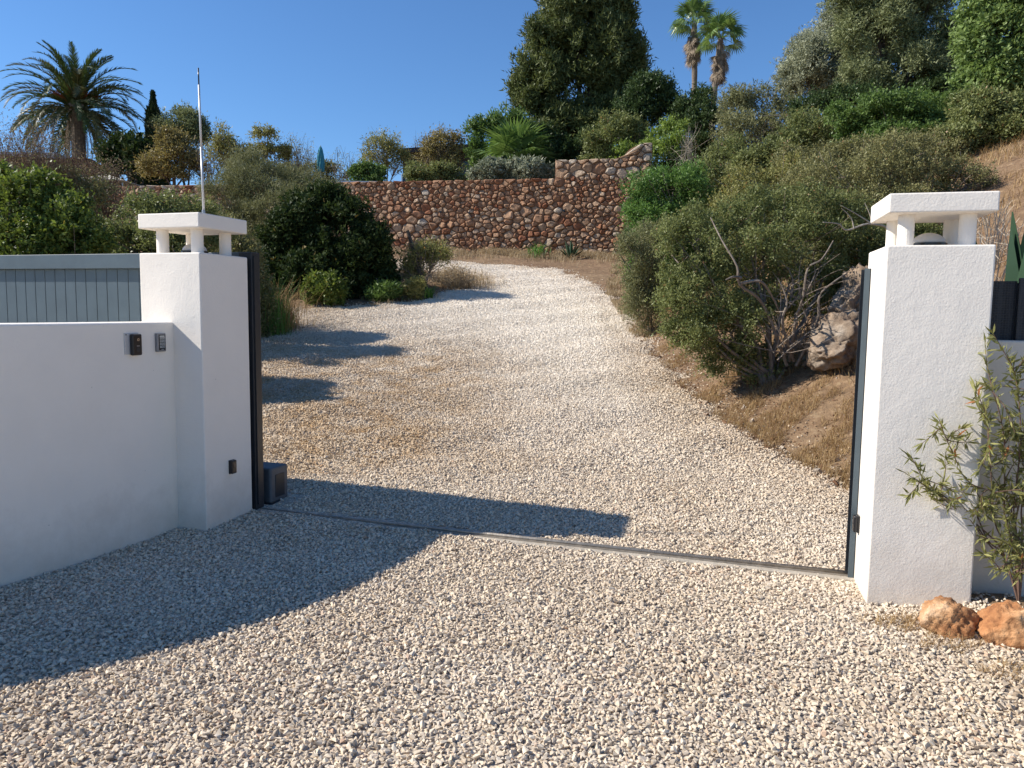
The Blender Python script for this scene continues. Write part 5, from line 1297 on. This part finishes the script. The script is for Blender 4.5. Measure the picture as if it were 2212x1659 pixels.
n = 7000; Y = rg.uniform(15.6, 22, n); X = rg.uniform(-6, -.6, n); k_ = sdist(X, Y) < .15; X, Y = clumped(X[k_], Y[k_], -.1, 1.6, 25)
scatter_grass('dry_grass', 'dry grass over the scrub island inside the bend', X, Y, .13, .004, 'straw_pale', .8)
n = 3600; X = 1.75 + rg.gamma(2.2, .22, n); Y = 3.86 - rg.random(n) ** 1.3 * 1.1 - (X - 2) * .1; X, Y = clumped(X, Y, .35, 6, 30)
scatter_grass('dry_weeds', 'sparse dead weeds in the gravel at the foot of the boulder-side pillar', X, Y, .055, .0016, 'straw', 1.0)

# ------------------------------------------------------------------ far things on the terrace
# teal parasol, closed
q_ = at(693, 372, 31.5); zg = h1(q_[0], q_[1])
t = thing('parasol', (q_[0], q_[1], zg), 'closed teal garden parasol standing above the stone wall', 'parasol')
MB().tube([(q_[0], q_[1], zg), (q_[0], q_[1], zg + 2.0)], .022, 8).build('pole', M['pipe'], t)
zz_ = np.array([.98, 1.05, 1.28, 1.6, 1.82, 1.93, 1.99]); rr_ = np.array([.10, .125, .13, .11, .08, .04, .01])
mb = MB(); V_ = []; k = 16
for z_, r_ in zip(zz_, rr_):
    for j in range(k): a_ = 2 * math.pi * j / k; r2 = r_ * (1 + (.22 if j % 2 else -.12)); V_.append((q_[0] + r2 * math.cos(a_ + z_), q_[1] + r2 * math.sin(a_ + z_), zg + z_))
mb.add(V_, [(i * k + j, i * k + (j + 1) % k, (i + 1) * k + (j + 1) % k, (i + 1) * k + j) for i in range(len(zz_) - 1) for j in range(k)]).build('folded_canopy', M['parasol'], t)
MB().box((q_[0], q_[1], zg + .04), (.25, .25, .04)).build('foot', M['concrete'], t, bevel=.01)
# cream canopy
q_ = at(238, 400, 33); zg = h1(q_[0], q_[1])
t = thing('garden_canopy', (q_[0], q_[1], zg), 'cream square garden canopy with a low pyramid top beside the white house', 'canopy')
hw, ze, za = 1.15, zg + .62, zg + 1.02
MB().add([(q_[0] - hw, q_[1] - hw, ze), (q_[0] + hw, q_[1] - hw, ze), (q_[0] + hw, q_[1] + hw, ze), (q_[0] - hw, q_[1] + hw, ze), (q_[0] - .1, q_[1], za), (q_[0] - hw, q_[1] - hw, ze - .03), (q_[0] + hw, q_[1] - hw, ze - .03), (q_[0] + hw, q_[1] + hw, ze - .03), (q_[0] - hw, q_[1] + hw, ze - .03)],
         [(0, 1, 4), (1, 2, 4), (2, 3, 4), (3, 0, 4), (0, 5, 6, 1), (1, 6, 7, 2), (2, 7, 8, 3), (3, 8, 5, 0), (5, 8, 7, 6)]).build('canopy_top', M['canvas'], t)
for sx in (-1, 1):
    for sy in (-1, 1): MB().tube([(q_[0] + sx * 1.05, q_[1] + sy * 1.05, zg), (q_[0] + sx * 1.05, q_[1] + sy * 1.05, ze - .03)], .03, 8).build('leg', M['pipe'], t)
# white house on the far left
q_ = at(60, 400, 36); zg = h1(q_[0], q_[1])
t = thing('white_house', (q_[0], q_[1], zg), 'white house with a red tiled roof half hidden by bare bushes', 'house')
hx, hy = q_[0], q_[1]
MB().box((hx - .6, hy + 2, zg + 1.2), (1.9, 2, 1.25)).build('wall', M['house'], t)
zr = zg + 2.35
rf = MB().add([(hx - 2.8, hy - .35, zr - .1), (hx + 2.0, hy - .35, zr - .35), (hx + 2.0, hy + 2, zr + .15), (hx - 2.8, hy + 2, zr + .45), (hx - 2.8, hy + 4.3, zr - .1), (hx + 2.0, hy + 4.3, zr - .35),
               (hx - 2.8, hy - .35, zr - .22), (hx + 2.0, hy - .35, zr - .47), (hx + 2.0, hy + 4.3, zr - .47), (hx - 2.8, hy + 4.3, zr - .22)],
              [(0, 1, 2, 3), (3, 2, 5, 4), (0, 6, 7, 1), (1, 7, 8, 5, 2), (5, 8, 9, 4), (4, 9, 6, 0, 3), (6, 9, 8, 7)]).build('roof', M['roof'], t)
for i in range(24):
    x_ = hx - 2.75 + i * .2; f_ = (x_ - hx + 2.8) / 4.8; z0_ = zr - .1 - .25 * f_; z1_ = zr + .45 - .30 * f_
    MB().tube([(x_, hy - .37, z0_ + .01), (x_, hy + 2, z1_ + .01)], .06, 6).build('tile_row', M['roof'], rf)
for wx in (-1.6, -.2):
    wo = MB().box((hx + wx, hy - .01, zg + 1.6), (.4, .02, .5)).build('window', M['glass'], t); MB().box((hx + wx, hy - .04, zg + 1.05), (.48, .05, .03)).build('sill', M['house'], wo)
MB().tube([(hx + 1.7, hy - .1, zg), (hx + 1.7, hy - .1, zr - .42)], .06, 10).build('porch_post', M['house'], t)
# dark timber building behind the golden tree
q_ = at(945, 392, 35.5); zg = h1(q_[0], q_[1]); hx, hy = q_[0], q_[1]
t = thing('timber_building', (hx, hy, zg), 'low dark timber building with a flat roof behind the golden-leaved tree', 'building')
MB().box((hx, hy + 1.5, zg + 1.25), (1.6, 1.2, 1.25)).build('wall', M['brown_wood'], t)
MB().add([(hx - 1.75, hy - .35, zg + 2.62), (hx + 1.75, hy - .35, zg + 2.88), (hx + 1.75, hy + 3, zg + 2.88), (hx - 1.75, hy + 3, zg + 2.62), (hx - 1.75, hy - .35, zg + 2.42), (hx + 1.75, hy - .35, zg + 2.66), (hx + 1.75, hy + 3, zg + 2.66), (hx - 1.75, hy + 3, zg + 2.42)],
         [(0, 1, 2, 3), (4, 7, 6, 5), (0, 4, 5, 1), (1, 5, 6, 2), (2, 6, 7, 3), (3, 7, 4, 0)]).build('roof', M['brown_wood'], t)
for a_ in (-1.0, .1, 1.0): MB().box((hx + a_, hy + .28, zg + 1.7), (.42, .02, .5)).build('window', M['glass'], t)
for dx, r_ in ((-.62, .10), (-.35, .13)): MB().tube([(hx + dx, hy + .2, zg + 2.05), (hx + dx, hy + .27, zg + 2.05)], r_, 18).build('wall_plate', M['canvas'], t)
# glass balustrade
t = thing('balustrade', (at(890, 392, 31.5)[0], at(890, 392, 31.5)[1], h1(*at(890, 392, 31.5)[:2])), 'glass balustrade between pale steel posts on the terrace edge', 'balustrade')
px_ = [at(p_, 392, 31.8) for p_ in (868, 905, 1000, 1018)]
for p_ in px_: MB().tube([(p_[0], p_[1], h1(p_[0], p_[1]) - .02), (p_[0], p_[1], h1(p_[0], p_[1]) + .95)], .022, 8).build('post', M['pipe'], t)
for a_, b_ in ((0, 1), (1, 2)):
    A_, B_ = px_[a_], px_[b_]; m_ = (A_ + B_) / 2; MB().box((m_[0], m_[1], h1(m_[0], m_[1]) + .5), ((B_[0] - A_[0]) / 2 - .03, .006, .4)).build('glass_panel', M['glass'], t)
# low grey bench
q_ = at(775, 396, 29.6); zg = h1(q_[0], q_[1])
t = thing('garden_bench', (q_[0], q_[1], zg), 'low pale bench on the terrace edge below the olive-yellow tree', 'bench')
MB().box((q_[0], q_[1], zg + .24), (.75, .2, .025)).build('seat', M['pipe'], t)
for a_ in (-.65, .65): MB().box((q_[0] + a_, q_[1], zg + .11), (.03, .16, .12)).build('leg', M['pipe'], t)
